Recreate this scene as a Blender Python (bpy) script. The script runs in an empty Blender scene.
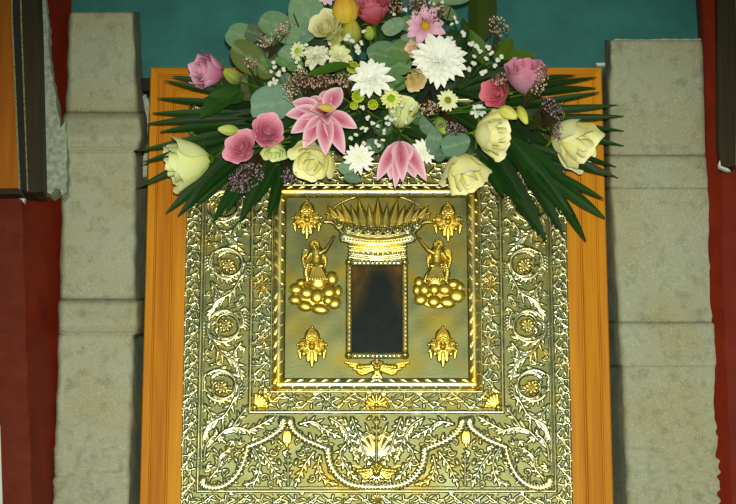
import bpy, bmesh, math, random
import numpy as np
from mathutils import Vector, Matrix, noise
random.seed(7); np.random.seed(7)
PI = math.pi
# ------------------------------------------------------------ camera, light, exposure
F = 2200.0; TH = math.atan(0.2512); D = 0.0016 * F * math.cos(TH); CZ = 1.60
CT, ST = math.cos(TH), math.sin(TH)
S = 0.0016
sc = bpy.context.scene
C = sc.collection
cd = bpy.data.cameras.new('camera'); cam = bpy.data.objects.new('camera', cd); C.objects.link(cam)
cd.sensor_width = 36; cd.lens = F / 736 * 36; cd.clip_start = 0.05
cam.location = (0, -D, CZ); cam.rotation_euler = (PI / 2 + TH, 0, 0)
sc.camera = cam
w = bpy.data.worlds.new('world'); sc.world = w; w.use_nodes = True
w.node_tree.nodes['Background'].inputs[0].default_value = (0.50, 0.58, 0.36, 1)
w.node_tree.nodes['Background'].inputs[1].default_value = 0.33
fl = bpy.data.lights.new('camera_flash', 'SPOT'); fl.energy = 425.0; fl.color = (1.0, 0.97, 0.83); fl.spot_size = math.radians(37); fl.spot_blend = 1.0; fl.shadow_soft_size = 0.045
fo = bpy.data.objects.new('camera_flash', fl); C.objects.link(fo); fo.location = (0.03, -D - 0.03, CZ + 0.16)
fo.rotation_euler = (Vector((0.03, 0, CZ + 0.58)) - fo.location).to_track_quat('-Z', 'Y').to_euler()      # a flash beam, brightest low in the view
sc.view_settings.view_transform = 'Standard'; sc.view_settings.look = 'None'
sc.view_settings.exposure = 0.0; sc.view_settings.gamma = 1.0; sc.view_settings.use_curve_mapping = False

def P(px, py, Y=0.0):                       # photograph pixel -> world point on the plane y = Y
    u = (px - 368) / F; v = (252 - py) / F
    dy = CT - v * ST; dz = ST + v * CT
    t = (Y + D) / dy
    return Vector((u * t, Y, CZ + dz * t))
def SC(py, Y): return (Y + D) / (F * (CT - (252 - py) / F * ST))   # metres per pixel there
def rect(px, py, Y=-0.008):                 # pixel -> upright sheet coordinates in units of S
    p = P(px, py, Y); return (p.x / S, (CZ - p.z) / S)
def lin(c):
    return tuple(((x / 255) / 12.92 if x / 255 <= 0.04045 else ((x / 255 + 0.055) / 1.055) ** 2.4) for x in c[:3])

# ------------------------------------------------------------ object helpers
def mixc(a, b, t): t = max(0, min(1, t)); return [p * (1 - t) + q * t for p, q in zip(a, b)]
def tag(o, label=None, cat=None, group=None, kind=None):
    if label: o['label'] = label
    if cat: o['category'] = cat
    if group: o['group'] = group
    if kind: o['kind'] = kind
    return o
def thing(name, loc, label, cat, group=None, kind=None):
    o = bpy.data.objects.new(name, None); C.objects.link(o); o.location = loc; o.empty_display_size = 0.02
    return tag(o, label, cat, group, kind)
def link(name, me, mat, parent=None, smooth=True):
    if mat and not me.materials: me.materials.append(mat)
    o = bpy.data.objects.new(name, me); C.objects.link(o)
    if smooth: me.polygons.foreach_set('use_smooth', [True] * len(me.polygons))
    if parent:
        o.parent = parent
        base = parent; off = Vector((0, 0, 0))
        while base: off += base.location; base = base.parent
        o.location = -off
    return o
def pyd(name, vs, fs, cols=None):
    me = bpy.data.meshes.new(name); me.from_pydata([tuple(v) for v in vs], [], fs); me.update()
    if cols is not None: setcol(me, cols)
    return me
def setcol(me, cols):
    a = me.color_attributes.new('col', 'FLOAT_COLOR', 'POINT')
    arr = np.ones((len(me.vertices), 4), dtype=np.float32); arr[:, :3] = np.array(cols, dtype=np.float32)[:, :3]
    a.data.foreach_set('color', arr.ravel())
def boxvf(x0, x1, y0, y1, z0, z1):
    vs = [(x0, y0, z0), (x1, y0, z0), (x1, y1, z0), (x0, y1, z0), (x0, y0, z1), (x1, y0, z1), (x1, y1, z1), (x0, y1, z1)]
    fs = [(0, 3, 2, 1), (4, 5, 6, 7), (0, 1, 5, 4), (1, 2, 6, 5), (2, 3, 7, 6), (3, 0, 4, 7)]
    return vs, fs
def bevel(o, wd, seg=2):
    m = o.modifiers.new('bevel', 'BEVEL'); m.width = wd; m.segments = seg; m.limit_method = 'ANGLE'; return o
def tube_vf(pts, r0, r1=None, n=6, vs=None, fs=None):
    if vs is None: vs, fs = [], []
    if r1 is None: r1 = r0
    b = len(vs); pts = [Vector(p) for p in pts]
    up = Vector((0.13, 0.31, 0.94))
    for i, p in enumerate(pts):
        d = (pts[min(i + 1, len(pts) - 1)] - pts[max(i - 1, 0)]).normalized()
        a = d.cross(up);
        if a.length < 1e-4: a = d.cross(Vector((1, 0, 0)))
        a.normalize(); c = d.cross(a)
        r = r0 + (r1 - r0) * i / (len(pts) - 1)
        for k in range(n):
            q = 2 * PI * k / n; vs.append(p + a * math.cos(q) * r + c * math.sin(q) * r)
    for i in range(len(pts) - 1):
        for k in range(n):
            k2 = (k + 1) % n
            fs.append((b + i * n + k, b + i * n + k2, b + (i + 1) * n + k2, b + (i + 1) * n + k))
    fs.append(tuple(b + k for k in range(n))[::-1]); e = b + (len(pts) - 1) * n; fs.append(tuple(e + k for k in range(n)))
    return vs, fs
def ball_vf(c, rx, ry, rz, nu=8, nv=5, vs=None, fs=None):
    if vs is None: vs, fs = [], []
    b = len(vs); c = Vector(c)
    vs.append(c + Vector((0, 0, rz)))
    for j in range(1, nv):
        t = PI * j / nv
        for i in range(nu):
            q = 2 * PI * i / nu
            vs.append(c + Vector((rx * math.sin(t) * math.cos(q), ry * math.sin(t) * math.sin(q), rz * math.cos(t))))
    vs.append(c - Vector((0, 0, rz)))
    for i in range(nu): fs.append((b, b + 1 + i, b + 1 + (i + 1) % nu))
    for j in range(nv - 2):
        for i in range(nu):
            a = b + 1 + j * nu; i2 = (i + 1) % nu
            fs.append((a + i, a + nu + i, a + nu + i2, a + i2))
    e = len(vs) - 1; a = b + 1 + (nv - 2) * nu
    for i in range(nu): fs.append((e, a + (i + 1) % nu, a + i))
    return vs, fs

# ------------------------------------------------------------ materials
def mat(name, col=None, rough=0.5, metal=0.0, attr=False, noise_scale=None, namt=0.0, col2=None, bump=0.0, bscale=200, spec=0.5, stretch=None, ns_detail=6, sheen=None, trans=0.0):
    m = bpy.data.materials.new(name); m.use_nodes = True; nt = m.node_tree; b = nt.nodes['Principled BSDF']
    b.inputs['Roughness'].default_value = rough; b.inputs['Metallic'].default_value = metal
    b.inputs['Specular IOR Level'].default_value = spec
    tc = nt.nodes.new('ShaderNodeTexCoord'); vec = tc.outputs['Object']
    if stretch:
        mp = nt.nodes.new('ShaderNodeMapping'); mp.inputs['Scale'].default_value = stretch; nt.links.new(vec, mp.inputs[0]); vec = mp.outputs[0]
    src = None
    if attr:
        a = nt.nodes.new('ShaderNodeAttribute'); a.attribute_name = 'col'; src = a.outputs['Color']
    if noise_scale:
        n = nt.nodes.new('ShaderNodeTexNoise'); n.inputs['Scale'].default_value = noise_scale; n.inputs['Detail'].default_value = ns_detail
        nt.links.new(vec, n.inputs['Vector'])
        r = nt.nodes.new('ShaderNodeMapRange'); r.inputs[1].default_value = 0.3; r.inputs[2].default_value = 0.7; r.inputs[4].default_value = namt
        nt.links.new(n.outputs['Fac'], r.inputs[0])
        mx = nt.nodes.new('ShaderNodeMix'); mx.data_type = 'RGBA'; nt.links.new(r.outputs[0], mx.inputs['Factor'])
        if src: nt.links.new(src, mx.inputs['A'])
        else: mx.inputs['A'].default_value = (*lin(col), 1)
        mx.inputs['B'].default_value = (*lin(col2), 1); src = mx.outputs['Result']
    if src: nt.links.new(src, b.inputs['Base Color'])
    else: b.inputs['Base Color'].default_value = (*lin(col), 1)
    if bump:
        n2 = nt.nodes.new('ShaderNodeTexNoise'); n2.inputs['Scale'].default_value = bscale; n2.inputs['Detail'].default_value = 5
        nt.links.new(vec, n2.inputs['Vector'])
        bp = nt.nodes.new('ShaderNodeBump'); bp.inputs['Strength'].default_value = bump; bp.inputs['Distance'].default_value = 0.002
        nt.links.new(n2.outputs['Fac'], bp.inputs['Height']); nt.links.new(bp.outputs[0], b.inputs['Normal'])
    if trans:
        b.inputs['Subsurface Weight'].default_value = trans; b.inputs['Subsurface Scale'].default_value = 0.004
        b.inputs['Subsurface Radius'].default_value = (1, 0.8, 0.5)
    return m
M_TEAL = mat('teal_paint', (30, 112, 108), 0.55, noise_scale=14, namt=0.75, col2=(17, 82, 86), bump=0.35, bscale=60)
M_RED = mat('oxblood_paint', (122, 34, 12), 0.6, noise_scale=22, namt=0.7, col2=(88, 20, 8), bump=0.3, bscale=90, spec=0.15)
M_REDL = mat('worn_red_paint', (104, 40, 22), 0.7, noise_scale=40, namt=0.6, col2=(82, 24, 14), bump=0.4, bscale=120, spec=0.15)
M_PLASTER = mat('grey_plaster', (176, 184, 164), 0.9, noise_scale=120, namt=0.9, col2=(110, 126, 112), bump=1.0, bscale=260)
M_WHITE = mat('whitewash', (205, 212, 205), 0.8, noise_scale=40, namt=0.4, col2=(170, 180, 170))
def stone_mat():
    m = bpy.data.materials.new('grey_sandstone'); m.use_nodes = True; nt = m.node_tree; b = nt.nodes['Principled BSDF']
    b.inputs['Roughness'].default_value = 0.82; b.inputs['Specular IOR Level'].default_value = 0.25
    tc = nt.nodes.new('ShaderNodeTexCoord')
    def nz(scale, det): 
        n = nt.nodes.new('ShaderNodeTexNoise'); n.inputs['Scale'].default_value = scale; n.inputs['Detail'].default_value = det
        nt.links.new(tc.outputs['Object'], n.inputs['Vector']); return n
    at = nt.nodes.new('ShaderNodeAttribute'); at.attribute_name = 'col'
    n1, n2, n3 = nz(9, 6), nz(55, 8), nz(500, 2)
    def mix(fac, lo, hi, a, bcol):
        r = nt.nodes.new('ShaderNodeMapRange'); r.inputs[1].default_value = lo; r.inputs[2].default_value = hi; nt.links.new(fac, r.inputs[0])
        mx = nt.nodes.new('ShaderNodeMix'); mx.data_type = 'RGBA'; nt.links.new(r.outputs[0], mx.inputs['Factor'])
        nt.links.new(a, mx.inputs['A']); mx.inputs['B'].default_value = (*lin(bcol), 1); return mx.outputs['Result']
    c = mix(n1.outputs['Fac'], 0.45, 0.8, at.outputs['Color'], (150, 142, 100))
    c = mix(n2.outputs['Fac'], 0.52, 0.85, c, (112, 118, 100))
    c = mix(n3.outputs['Fac'], 0.5, 0.95, c, (205, 205, 175))
    nt.links.new(c, b.inputs['Base Color'])
    ad = nt.nodes.new('ShaderNodeMath'); ad.operation = 'ADD'; nt.links.new(n2.outputs['Fac'], ad.inputs[0]); nt.links.new(n3.outputs['Fac'], ad.inputs[1])
    bp = nt.nodes.new('ShaderNodeBump'); bp.inputs['Strength'].default_value = 0.5; bp.inputs['Distance'].default_value = 0.002
    nt.links.new(ad.outputs[0], bp.inputs['Height']); nt.links.new(bp.outputs[0], b.inputs['Normal'])
    return m
M_STONE = stone_mat()
def wood_mat(name, c1, c2, vertical=True, rough=0.55):
    m = bpy.data.materials.new(name); m.use_nodes = True; nt = m.node_tree; b = nt.nodes['Principled BSDF']
    b.inputs['Roughness'].default_value = rough; b.inputs['Specular IOR Level'].default_value = 0.22
    tc = nt.nodes.new('ShaderNodeTexCoord'); mp = nt.nodes.new('ShaderNodeMapping')
    mp.inputs['Scale'].default_value = (1, 1, 0.05) if vertical else (0.05, 1, 1)
    nt.links.new(tc.outputs['Object'], mp.inputs[0])
    n = nt.nodes.new('ShaderNodeTexNoise'); n.inputs['Scale'].default_value = 170; n.inputs['Detail'].default_value = 5; nt.links.new(mp.outputs[0], n.inputs['Vector'])
    n2 = nt.nodes.new('ShaderNodeTexNoise'); n2.inputs['Scale'].default_value = 26; n2.inputs['Detail'].default_value = 3; nt.links.new(mp.outputs[0], n2.inputs['Vector'])
    r = nt.nodes.new('ShaderNodeMath'); r.operation = 'MULTIPLY_ADD'; r.inputs[1].default_value = 0.5; nt.links.new(n.outputs['Fac'], r.inputs[0]); nt.links.new(n2.outputs['Fac'], r.inputs[2])
    cr = nt.nodes.new('ShaderNodeValToRGB'); cr.color_ramp.elements[0].position = 0.55; cr.color_ramp.elements[1].position = 0.95
    cr.color_ramp.elements[0].color = (*lin(c1), 1); cr.color_ramp.elements[1].color = (*lin(c2), 1)
    nt.links.new(r.outputs[0], cr.inputs[0]); nt.links.new(cr.outputs[0], b.inputs['Base Color'])
    bp = nt.nodes.new('ShaderNodeBump'); bp.inputs['Strength'].default_value = 0.12; bp.inputs['Distance'].default_value = 0.001
    nt.links.new(n.outputs['Fac'], bp.inputs['Height']); nt.links.new(bp.outputs[0], b.inputs['Normal'])
    return m
M_WOODV = wood_mat('varnished_pine_upright', (208, 142, 8), (172, 100, 2))
M_WOODH = wood_mat('varnished_pine_level', (208, 142, 8), (172, 100, 2), False)
M_WOODD = wood_mat('dark_walnut', (52, 44, 22), (26, 22, 14))
M_WOODO = wood_mat('orange_board', (168, 98, 6), (130, 68, 2))
M_GILTLINE = mat('worn_gilt_edge', (196, 180, 140), 0.3, 0.7, noise_scale=300, namt=0.7, col2=(60, 50, 36))
M_BLACK = mat('black_lacquer', (26, 26, 26), 0.3)
def metal_mat():
    m = bpy.data.materials.new('gilded_silver'); m.use_nodes = True; nt = m.node_tree; b = nt.nodes['Principled BSDF']
    b.inputs['Metallic'].default_value = 1.0
    at = nt.nodes.new('ShaderNodeAttribute'); at.attribute_name = 'gild'; tc = nt.nodes.new('ShaderNodeTexCoord')
    n = nt.nodes.new('ShaderNodeTexNoise'); n.inputs['Scale'].default_value = 35; n.inputs['Detail'].default_value = 6; nt.links.new(tc.outputs['Object'], n.inputs['Vector'])
    n2 = nt.nodes.new('ShaderNodeTexNoise'); n2.inputs['Scale'].default_value = 380; n2.inputs['Detail'].default_value = 3; nt.links.new(tc.outputs['Object'], n2.inputs['Vector'])
    ad = nt.nodes.new('ShaderNodeMath'); ad.operation = 'MULTIPLY_ADD'; ad.inputs[1].default_value = 1.1; ad.inputs[2].default_value = -0.50; nt.links.new(n.outputs['Fac'], ad.inputs[0])
    a2 = nt.nodes.new('ShaderNodeMath'); a2.operation = 'ADD'; a2.use_clamp = True; nt.links.new(ad.outputs[0], a2.inputs[0]); nt.links.new(at.outputs['Fac'], a2.inputs[1])
    mx = nt.nodes.new('ShaderNodeMix'); mx.data_type = 'RGBA'; nt.links.new(a2.outputs[0], mx.inputs['Factor'])
    mx.inputs['A'].default_value = (0.46, 0.48, 0.30, 1); mx.inputs['B'].default_value = (0.72, 0.52, 0.08, 1)
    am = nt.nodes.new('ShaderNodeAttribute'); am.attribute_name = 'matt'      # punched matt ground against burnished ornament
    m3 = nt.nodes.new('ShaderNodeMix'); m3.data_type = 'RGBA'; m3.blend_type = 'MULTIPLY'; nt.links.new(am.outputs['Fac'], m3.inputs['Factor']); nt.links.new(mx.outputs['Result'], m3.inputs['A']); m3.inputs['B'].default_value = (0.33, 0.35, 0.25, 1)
    nt.links.new(m3.outputs['Result'], b.inputs['Base Color'])
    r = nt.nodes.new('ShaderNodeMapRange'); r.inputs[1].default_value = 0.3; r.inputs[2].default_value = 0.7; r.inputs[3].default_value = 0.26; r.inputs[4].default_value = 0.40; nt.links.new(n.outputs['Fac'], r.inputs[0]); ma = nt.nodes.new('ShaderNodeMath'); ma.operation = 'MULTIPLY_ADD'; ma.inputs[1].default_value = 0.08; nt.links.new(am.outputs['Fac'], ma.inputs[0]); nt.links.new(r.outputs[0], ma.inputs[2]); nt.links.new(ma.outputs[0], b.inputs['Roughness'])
    bp = nt.nodes.new('ShaderNodeBump'); bp.inputs['Strength'].default_value = 0.2; bp.inputs['Distance'].default_value = 0.0006
    nt.links.new(n2.outputs['Fac'], bp.inputs['Height']); nt.links.new(bp.outputs[0], b.inputs['Normal'])
    return m
M_METAL = metal_mat()
M_PETAL = mat('petal', attr=True, rough=0.55, spec=0.3, trans=0.15, noise_scale=260, namt=0.12, col2=(235, 225, 200))
M_LEAF = mat('waxy_leaf', attr=True, rough=0.5, spec=0.14, noise_scale=90, namt=0.18, col2=(36, 60, 16))
M_EUCA = mat('eucalyptus_leaf', attr=True, rough=0.65, spec=0.25, noise_scale=160, namt=0.35, col2=(92, 112, 70), bump=0.2, bscale=300)
M_TINY = mat('small_blossom', attr=True, rough=0.7, spec=0.2)

# ------------------------------------------------------------ the setting
def prism(name, outline, Yf, Yb, m, parent=None, jitter=0.0, kind=None, label=None, cat=None):
    """outline in photo pixels of its front plane, counter-clockwise or not; real thickness behind"""
    pts = []
    n = len(outline)
    for i in range(n):
        a, b = outline[i], outline[(i + 1) % n]
        L = math.hypot(b[0] - a[0], b[1] - a[1]); k = max(1, int(L / 5)) if jitter else 1
        for j in range(k):
            t = j / k; x = a[0] + (b[0] - a[0]) * t; y = a[1] + (b[1] - a[1]) * t
            if jitter and j: x += random.uniform(-jitter, jitter); y += random.uniform(-jitter, jitter)
            pts.append(P(x, y, Yf))
    vs = pts + [Vector((p.x, Yb, p.z)) for p in pts]; N = len(pts)
    fs = [tuple(range(N)), tuple(range(2 * N - 1, N - 1, -1))] + [(i, i + N, (i + 1) % N + N, (i + 1) % N) for i in range(N)]
    me = pyd(name, vs, fs); bm = bmesh.new(); bm.from_mesh(me); bmesh.ops.recalc_face_normals(bm, faces=bm.faces); bm.to_mesh(me); bm.free()
    o = link(name, me, m, parent, smooth=False)
    return tag(o, label, cat, None, kind)
vs, fs = boxvf(-1.2, 1.2, 0.07, 0.20, 1.2, 3.6)
tag(link('wall_back', pyd('wall_back', vs, fs), M_TEAL, None, False), 'teal painted plaster wall behind the icon and the flowers', 'wall', None, 'structure')

def quadstrip(name, rows, m, parent=None, nx=6, rough=0.0, **kw):
    """rows: list of (py, [(px, Y), ...]) lofted into one surface with small unevenness"""
    vs, fs = [], []; cols = len(rows[0][1])
    prof = []
    for r in range(len(rows) - 1):
        p0, a = rows[r]; p1, b = rows[r + 1]; k = max(1, int(abs(p1 - p0) / 6))
        for j in range(k + (1 if r == len(rows) - 2 else 0)):
            t = j / k; prof.append((p0 + (p1 - p0) * t, [(a[i][0] * (1 - t) + b[i][0] * t, a[i][1] * (1 - t) + b[i][1] * t) for i in range(cols)]))
    W = 0
    for py, line in prof:
        W = 0
        for i in range(cols - 1):
            for j in range(nx + (1 if i == cols - 2 else 0)):
                t = j / nx; px = line[i][0] * (1 - t) + line[i + 1][0] * t; Y = line[i][1] * (1 - t) + line[i + 1][1] * t
                p = P(px, py, Y)
                if rough:
                    p += Vector((noise.noise(p * 28), noise.noise(p * 30 + Vector((5, 0, 0))), 0)) * rough
                vs.append(p); W += 1
    for r in range(len(prof) - 1):
        for i in range(W - 1): fs.append((r * W + i, (r + 1) * W + i, (r + 1) * W + i + 1, r * W + i + 1))
    o = link(name, pyd(name, vs, fs), m, parent)
    return tag(o, **kw)
# left red pier: near face, then the reveal going back to the stone
wl = thing('wall_left', P(20, 560, -0.1), 'oxblood red painted pier with a sharp corner left of the stone pilaster', 'wall', None, 'structure')
quadstrip('pier_face', [(-90, [(-260, -0.12), (14, -0.12)]), (195, [(-260, -0.12), (21, -0.12)]), (640, [(-260, -0.12), (37, -0.12)])], M_REDL, wl, rough=0.002)
quadstrip('pier_reveal', [(-90, [(14, -0.12), (72, 0.02)]), (195, [(21, -0.12), (70, 0.02)]), (640, [(37, -0.12), (62, 0.02)])], M_RED, wl, rough=0.002)
prism('plaster_patch', [(36, -30), (45, -30), (48, 30), (50, 62), (56, 100), (60, 128), (66, 120), (67, 190), (62, 196), (60, 189), (55, 188), (51, 194), (46, 192), (40, 197), (36, 190)], -0.066, 0.0, M_PLASTER, wl, jitter=1.1)
prism('plaster_chip', [(16, 192), (20, 191), (21, 196), (25, 197), (24, 203), (21, 199), (17, 198)], -0.122, -0.10, M_WHITE, wl, jitter=0.4)
prism('white_strip', [(-30, 425), (0, 425), (3, 520), (3, 600), (-30, 600)], -0.125, -0.05, M_WHITE, wl, jitter=0)
# right red wall
wr = thing('wall_right', P(730, 560, -0.05), 'oxblood red painted wall right of the stone pilaster', 'wall', None, 'structure')
quadstrip('wall_edge', [(-90, [(690, 0.06), (697, -0.03), (716, -0.045)]), (40, [(698, 0.06), (703, -0.03), (718, -0.045)]), (200, [(700, 0.05), (707, -0.03), (722, -0.045)]),
                        (330, [(704, 0.04), (711, -0.03), (724, -0.045)]), (640, [(716, 0.04), (723, -0.03), (740, -0.045)])], M_RED, wr, rough=0.002)
quadstrip('wall_face', [(-90, [(712, -0.041), (1000, -0.06)]), (200, [(718, -0.041), (1000, -0.06)]), (640, [(736, -0.041), (1000, -0.06)])], M_REDL if False else M_RED, wr, rough=0.001)

# stone pilasters, course by course
ST1, ST2 = (162, 165, 142), (148, 154, 134)
def lerp_rows(rows, py):
    for i in range(len(rows) - 1):
        if rows[i][0] <= py <= rows[i + 1][0]:
            t = (py - rows[i][0]) / (rows[i + 1][0] - rows[i][0]); t = t * t * (3 - 2 * t)
            return [a * (1 - t) + b * t for a, b in zip(rows[i][1:], rows[i + 1][1:])]
    return list(rows[-1][1:] if py > rows[-1][0] else rows[0][1:])
def stone_course(rows, y0, y1, side, parent, rough_lo=0.0):
    n = max(6, int((y1 - y0) / 2.5)); vs, fs, cols = [], [], []; W = 0; nf = 34
    for j in range(-2, n + 3):
        jj = min(max(j, 0), n); py = y0 + (y1 - y0) * jj / n
        xo, xf, xi, xb, Yf = lerp_rows(rows, py)   # outer edge, front outer, front inner, inner back
        edge = min(1.0, min(jj, n - jj) / 2.0)
        dip = (1 - edge) * 0.0014 + (0.03 if j < -0 and j == -2 else 0) + (0.03 if j == n + 2 else 0)
        line = [(xo, 0.075), (xo, Yf + 0.02), (xo + (xf - xo) * 0.3, Yf + 0.006)]
        for i in range(nf + 1): line.append((xf + (xi - xf) * i / nf, Yf))
        line += [(xi + (xb - xi) * 0.18, Yf + 0.004), (xi + (xb - xi) * 0.3, Yf + 0.02)]
        for i in range(1, 5): line.append((xi + (xb - xi) * (0.3 + 0.7 * i / 4), Yf + 0.02 + (0.075 - Yf - 0.02) * i / 4))
        W = len(line)
        for i, (px, Y) in enumerate(line):
            p = P(px, py, Y)
            lo = min(1, max(0, (py - 400) / 60)) * rough_lo
            e = 1.0 if (i < 6 or i > nf) else 0.35
            d = noise.noise(p * 22) * 0.003 * e + noise.noise(p * 75) * 0.0012 * (e + 2.2 * lo) + noise.noise(Vector((p.x * 60, p.z * 110, 3))) * 0.0075 * lo
            p += Vector((noise.noise(p * 35 + Vector((9, 9, 9))) * 0.0022 * e, d + dip, 0))
            vs.append(p)
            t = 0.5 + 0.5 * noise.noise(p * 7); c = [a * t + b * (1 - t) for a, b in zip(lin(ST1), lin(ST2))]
            if i > nf + 4 : c = [q * f for q, f in zip(c, (0.38, 0.48, 0.52))]      # return face: shade painted into the stone colour, dark bluish grey
            cols.append(c)
    R = len(vs) // W
    for r in range(R - 1):
        for i in range(W - 1):
            f = (r * W + i, (r + 1) * W + i, (r + 1) * W + i + 1, r * W + i + 1)
            fs.append(f if side > 0 else f[::-1])
    fs.append(tuple(range(W))[::1]); fs.append(tuple(range((R - 1) * W, R * W))[::-1])
    me = pyd('stone_block', vs, fs, cols); bm = bmesh.new(); bm.from_mesh(me); bmesh.ops.recalc_face_normals(bm, faces=bm.faces); bm.to_mesh(me); bm.free()
    return link('stone_block', me, M_STONE, parent)
LR = [(12, 69, 72, 132, 140, -0.030), (70, 67, 71, 133, 143, -0.030), (108, 66, 70, 133, 150, -0.030), (121, 63, 67, 137, 151, -0.050), (138, 62, 66, 138, 151, -0.060), (147, 62, 66, 136, 150, -0.052), (154, 62, 66, 132, 149, -0.030),
      (296, 60, 64, 131, 147, -0.030), (305, 58, 62, 135, 148, -0.048), (324, 58, 62, 135, 148, -0.054), (331, 58, 62, 134, 147, -0.048), (338, 58, 62, 130, 146, -0.030), (504, 52, 56, 125, 143, -0.032), (640, 46, 50, 120, 140, -0.034)]
sl = thing('trim_1', P(98, 640, 0.05), 'grey stone pilaster of rounded courses left of the icon', 'pilaster', None, 'structure')
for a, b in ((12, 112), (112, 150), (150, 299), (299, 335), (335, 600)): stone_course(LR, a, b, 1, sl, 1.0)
RR = [(40, 704, 699, 612, 604, -0.030), (66, 705, 701, 612, 604, -0.03), (80, 705, 701, 612, 599, -0.03), (152, 708, 703, 613, 599, -0.028), (160, 709, 704, 612, 599, -0.033), (186, 711, 707, 613, 600, -0.034), (192, 712, 708, 614, 600, -0.031), (240, 713, 709, 618, 601, -0.031), (320, 718, 714, 623, 604, -0.030), (326, 718, 714, 623, 604, -0.035), (362, 720, 716, 626, 605, -0.036), (370, 720, 716, 628, 606, -0.031), (504, 727, 722, 633, 609, -0.031), (640, 733, 728, 638, 612, -0.031)]
sr = thing('trim_2', P(665, 640, 0.05), 'grey stone pilaster with flat bands right of the icon', 'pilaster', None, 'structure')
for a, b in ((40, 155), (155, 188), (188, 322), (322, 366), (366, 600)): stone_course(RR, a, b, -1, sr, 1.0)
prism('mortar', [(612, 41), (616, 38.6), (640, 39.4), (668, 38.8), (701, 38.6), (701, 41), (614, 42)], -0.022, 0.03, M_PLASTER, sr, jitter=0.4)
prism('plaster_chip', [(596, 63), (612, 62), (610, 66), (598, 66)], 0.06, 0.075, M_WHITE, sr, jitter=0.5)
# grey post and dark batten in the gap between left pilaster and board
prism('trim_3', [(141, 97), (146, 94), (149, 102), (147, 176), (141, 178)], 0.035, 0.069, M_PLASTER, None, jitter=0.8, kind='structure', label='narrow grey plaster upright in the gap left of the wooden frame', cat='upright')
prism('trim_4', [(141, 78), (156, 78), (156, 90), (141, 91)], 0.030, 0.069, M_BLACK, None, kind='structure', label='short black batten in the gap left of the frame top', cat='batten')

# framed panels cut by the photo's edges
fl = thing('framed_panel', P(10, 190, -0.14), 'orange wooden panel in a dark gilt-lined frame on the left red pier', 'frame')
prism('panel', [(-120, -60), (10, -60), (12.5, 20), (19, 188), (-120, 190)], -0.150, -0.122, M_WOODO, fl)
prism('gilt_edge', [(9, -60), (11.5, -60), (13, 20), (20.5, 189), (18.5, 189), (11.3, 20)], -0.156, -0.122, M_GILTLINE, fl)
prism('inner_moulding', [(11.5, -60), (18.5, -60), (20.5, 20), (27, 191), (20.5, 190), (13, 20)], -0.153, -0.122, M_BLACK, fl)
prism('gilt_line', [(18.5, -60), (20.5, -60), (22, 20), (28.3, 191), (27, 191), (20.5, 20)], -0.158, -0.122, M_GILTLINE, fl)
bevel(prism('outer_moulding', [(20.5, -60), (36, -60), (39, 20), (43, 191), (35, 192.5), (21, 191.5), (28.3, 191), (22, 20)], -0.155, -0.105, M_WOODD, fl), 0.003)
prism('bottom_rail', [(-120, 190.5), (20, 189), (24, 194), (-120, 194)], -0.148, -0.122, M_WOODD, fl)
fr = thing('framed_panel', P(730, 168, -0.07), 'dark olive wooden frame corner on the right red wall', 'frame')
bevel(prism('frame_stile', [(717, -60), (735, -60), (738, 60), (736, 166), (721, 167.5), (718.5, 140)], -0.075, -0.045, M_WOODD, fr), 0.002)
prism('gilt_line', [(734.5, -60), (736, -60), (738.5, 60), (737, 165), (735.5, 165), (737, 60)], -0.078, -0.045, M_GILTLINE, fr)
prism('panel', [(736, -60), (900, -60), (900, 166), (737.2, 165), (738.5, 60)], -0.070, -0.045, M_WOODD, fr)
prism('plaster_chip', [(718.5, 163), (720, 160), (721, 166), (728, 168.5), (731, 171), (727, 170.5), (719, 167)], -0.08, -0.07, M_WHITE, fr, jitter=0.2)

# ------------------------------------------------------------ wooden board with moulded frame
def XR(px, py=380, Y=0.0): return P(px, py, Y).x
def ZR(py, Y=0.0): return P(376, py, Y).z
bx0, bx1 = XR(142.6, 380), XR(610.3, 380); bzt, bzb = ZR(67), ZR(585)
icon = thing('icon', ((bx0 + bx1) / 2, 0.02, bzb), 'silver-gilt covered icon in a broad orange pine frame between the stone pilasters', 'icon')
vs, fs = boxvf(bx0 + 0.004, bx1 - 0.004, 0.006, 0.066, bzb + 0.004, bzt - 0.004)
link('back_board', pyd('back_board', vs, fs), M_WOODV, icon, False)
FW = 0.070
prof = [(0, 0.05), (0, 0.002), (0.0018, 0.0), (0.0125, 0.0), (0.0135, 0.0022), (0.0150, 0.0022), (0.0165, -0.0005), (0.0385, -0.0020), (0.0400, 0.0012), (0.0415, 0.0012), (0.0430, -0.0012), (FW, -0.0012), (FW, 0.02)]
def rail(c0, c1, inx, inz, m):
    # c0,c1 outer corners; offset inwards along mitre
    vs, fs = [], []
    for (x, z, sx, sz) in (c0, c1):
        for (d, y) in prof: vs.append((x + sx * d, y, z + sz * d))
    n = len(prof)
    for i in range(n - 1): fs.append((i, i + 1, n + i + 1, n + i))
    fs += [tuple(range(n)), tuple(range(2 * n - 1, n - 1, -1))]
    me = pyd('frame_rail', vs, fs); bm = bmesh.new(); bm.from_mesh(me); bmesh.ops.recalc_face_normals(bm, faces=bm.faces); bm.to_mesh(me); bm.free()
    return link('frame_rail', me, m, icon, False)
TL, TR, BL, BR = (bx0, bzt, 1, -1), (bx1, bzt, -1, -1), (bx0, bzb, 1, 1), (bx1, bzb, -1, 1)
rail(TL, BL, 1, 0, M_WOODV); rail(TR, BR, -1, 0, M_WOODV); rail(TL, TR, 0, -1, M_WOODH); rail(BL, BR, 0, 1, M_WOODH)

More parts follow.
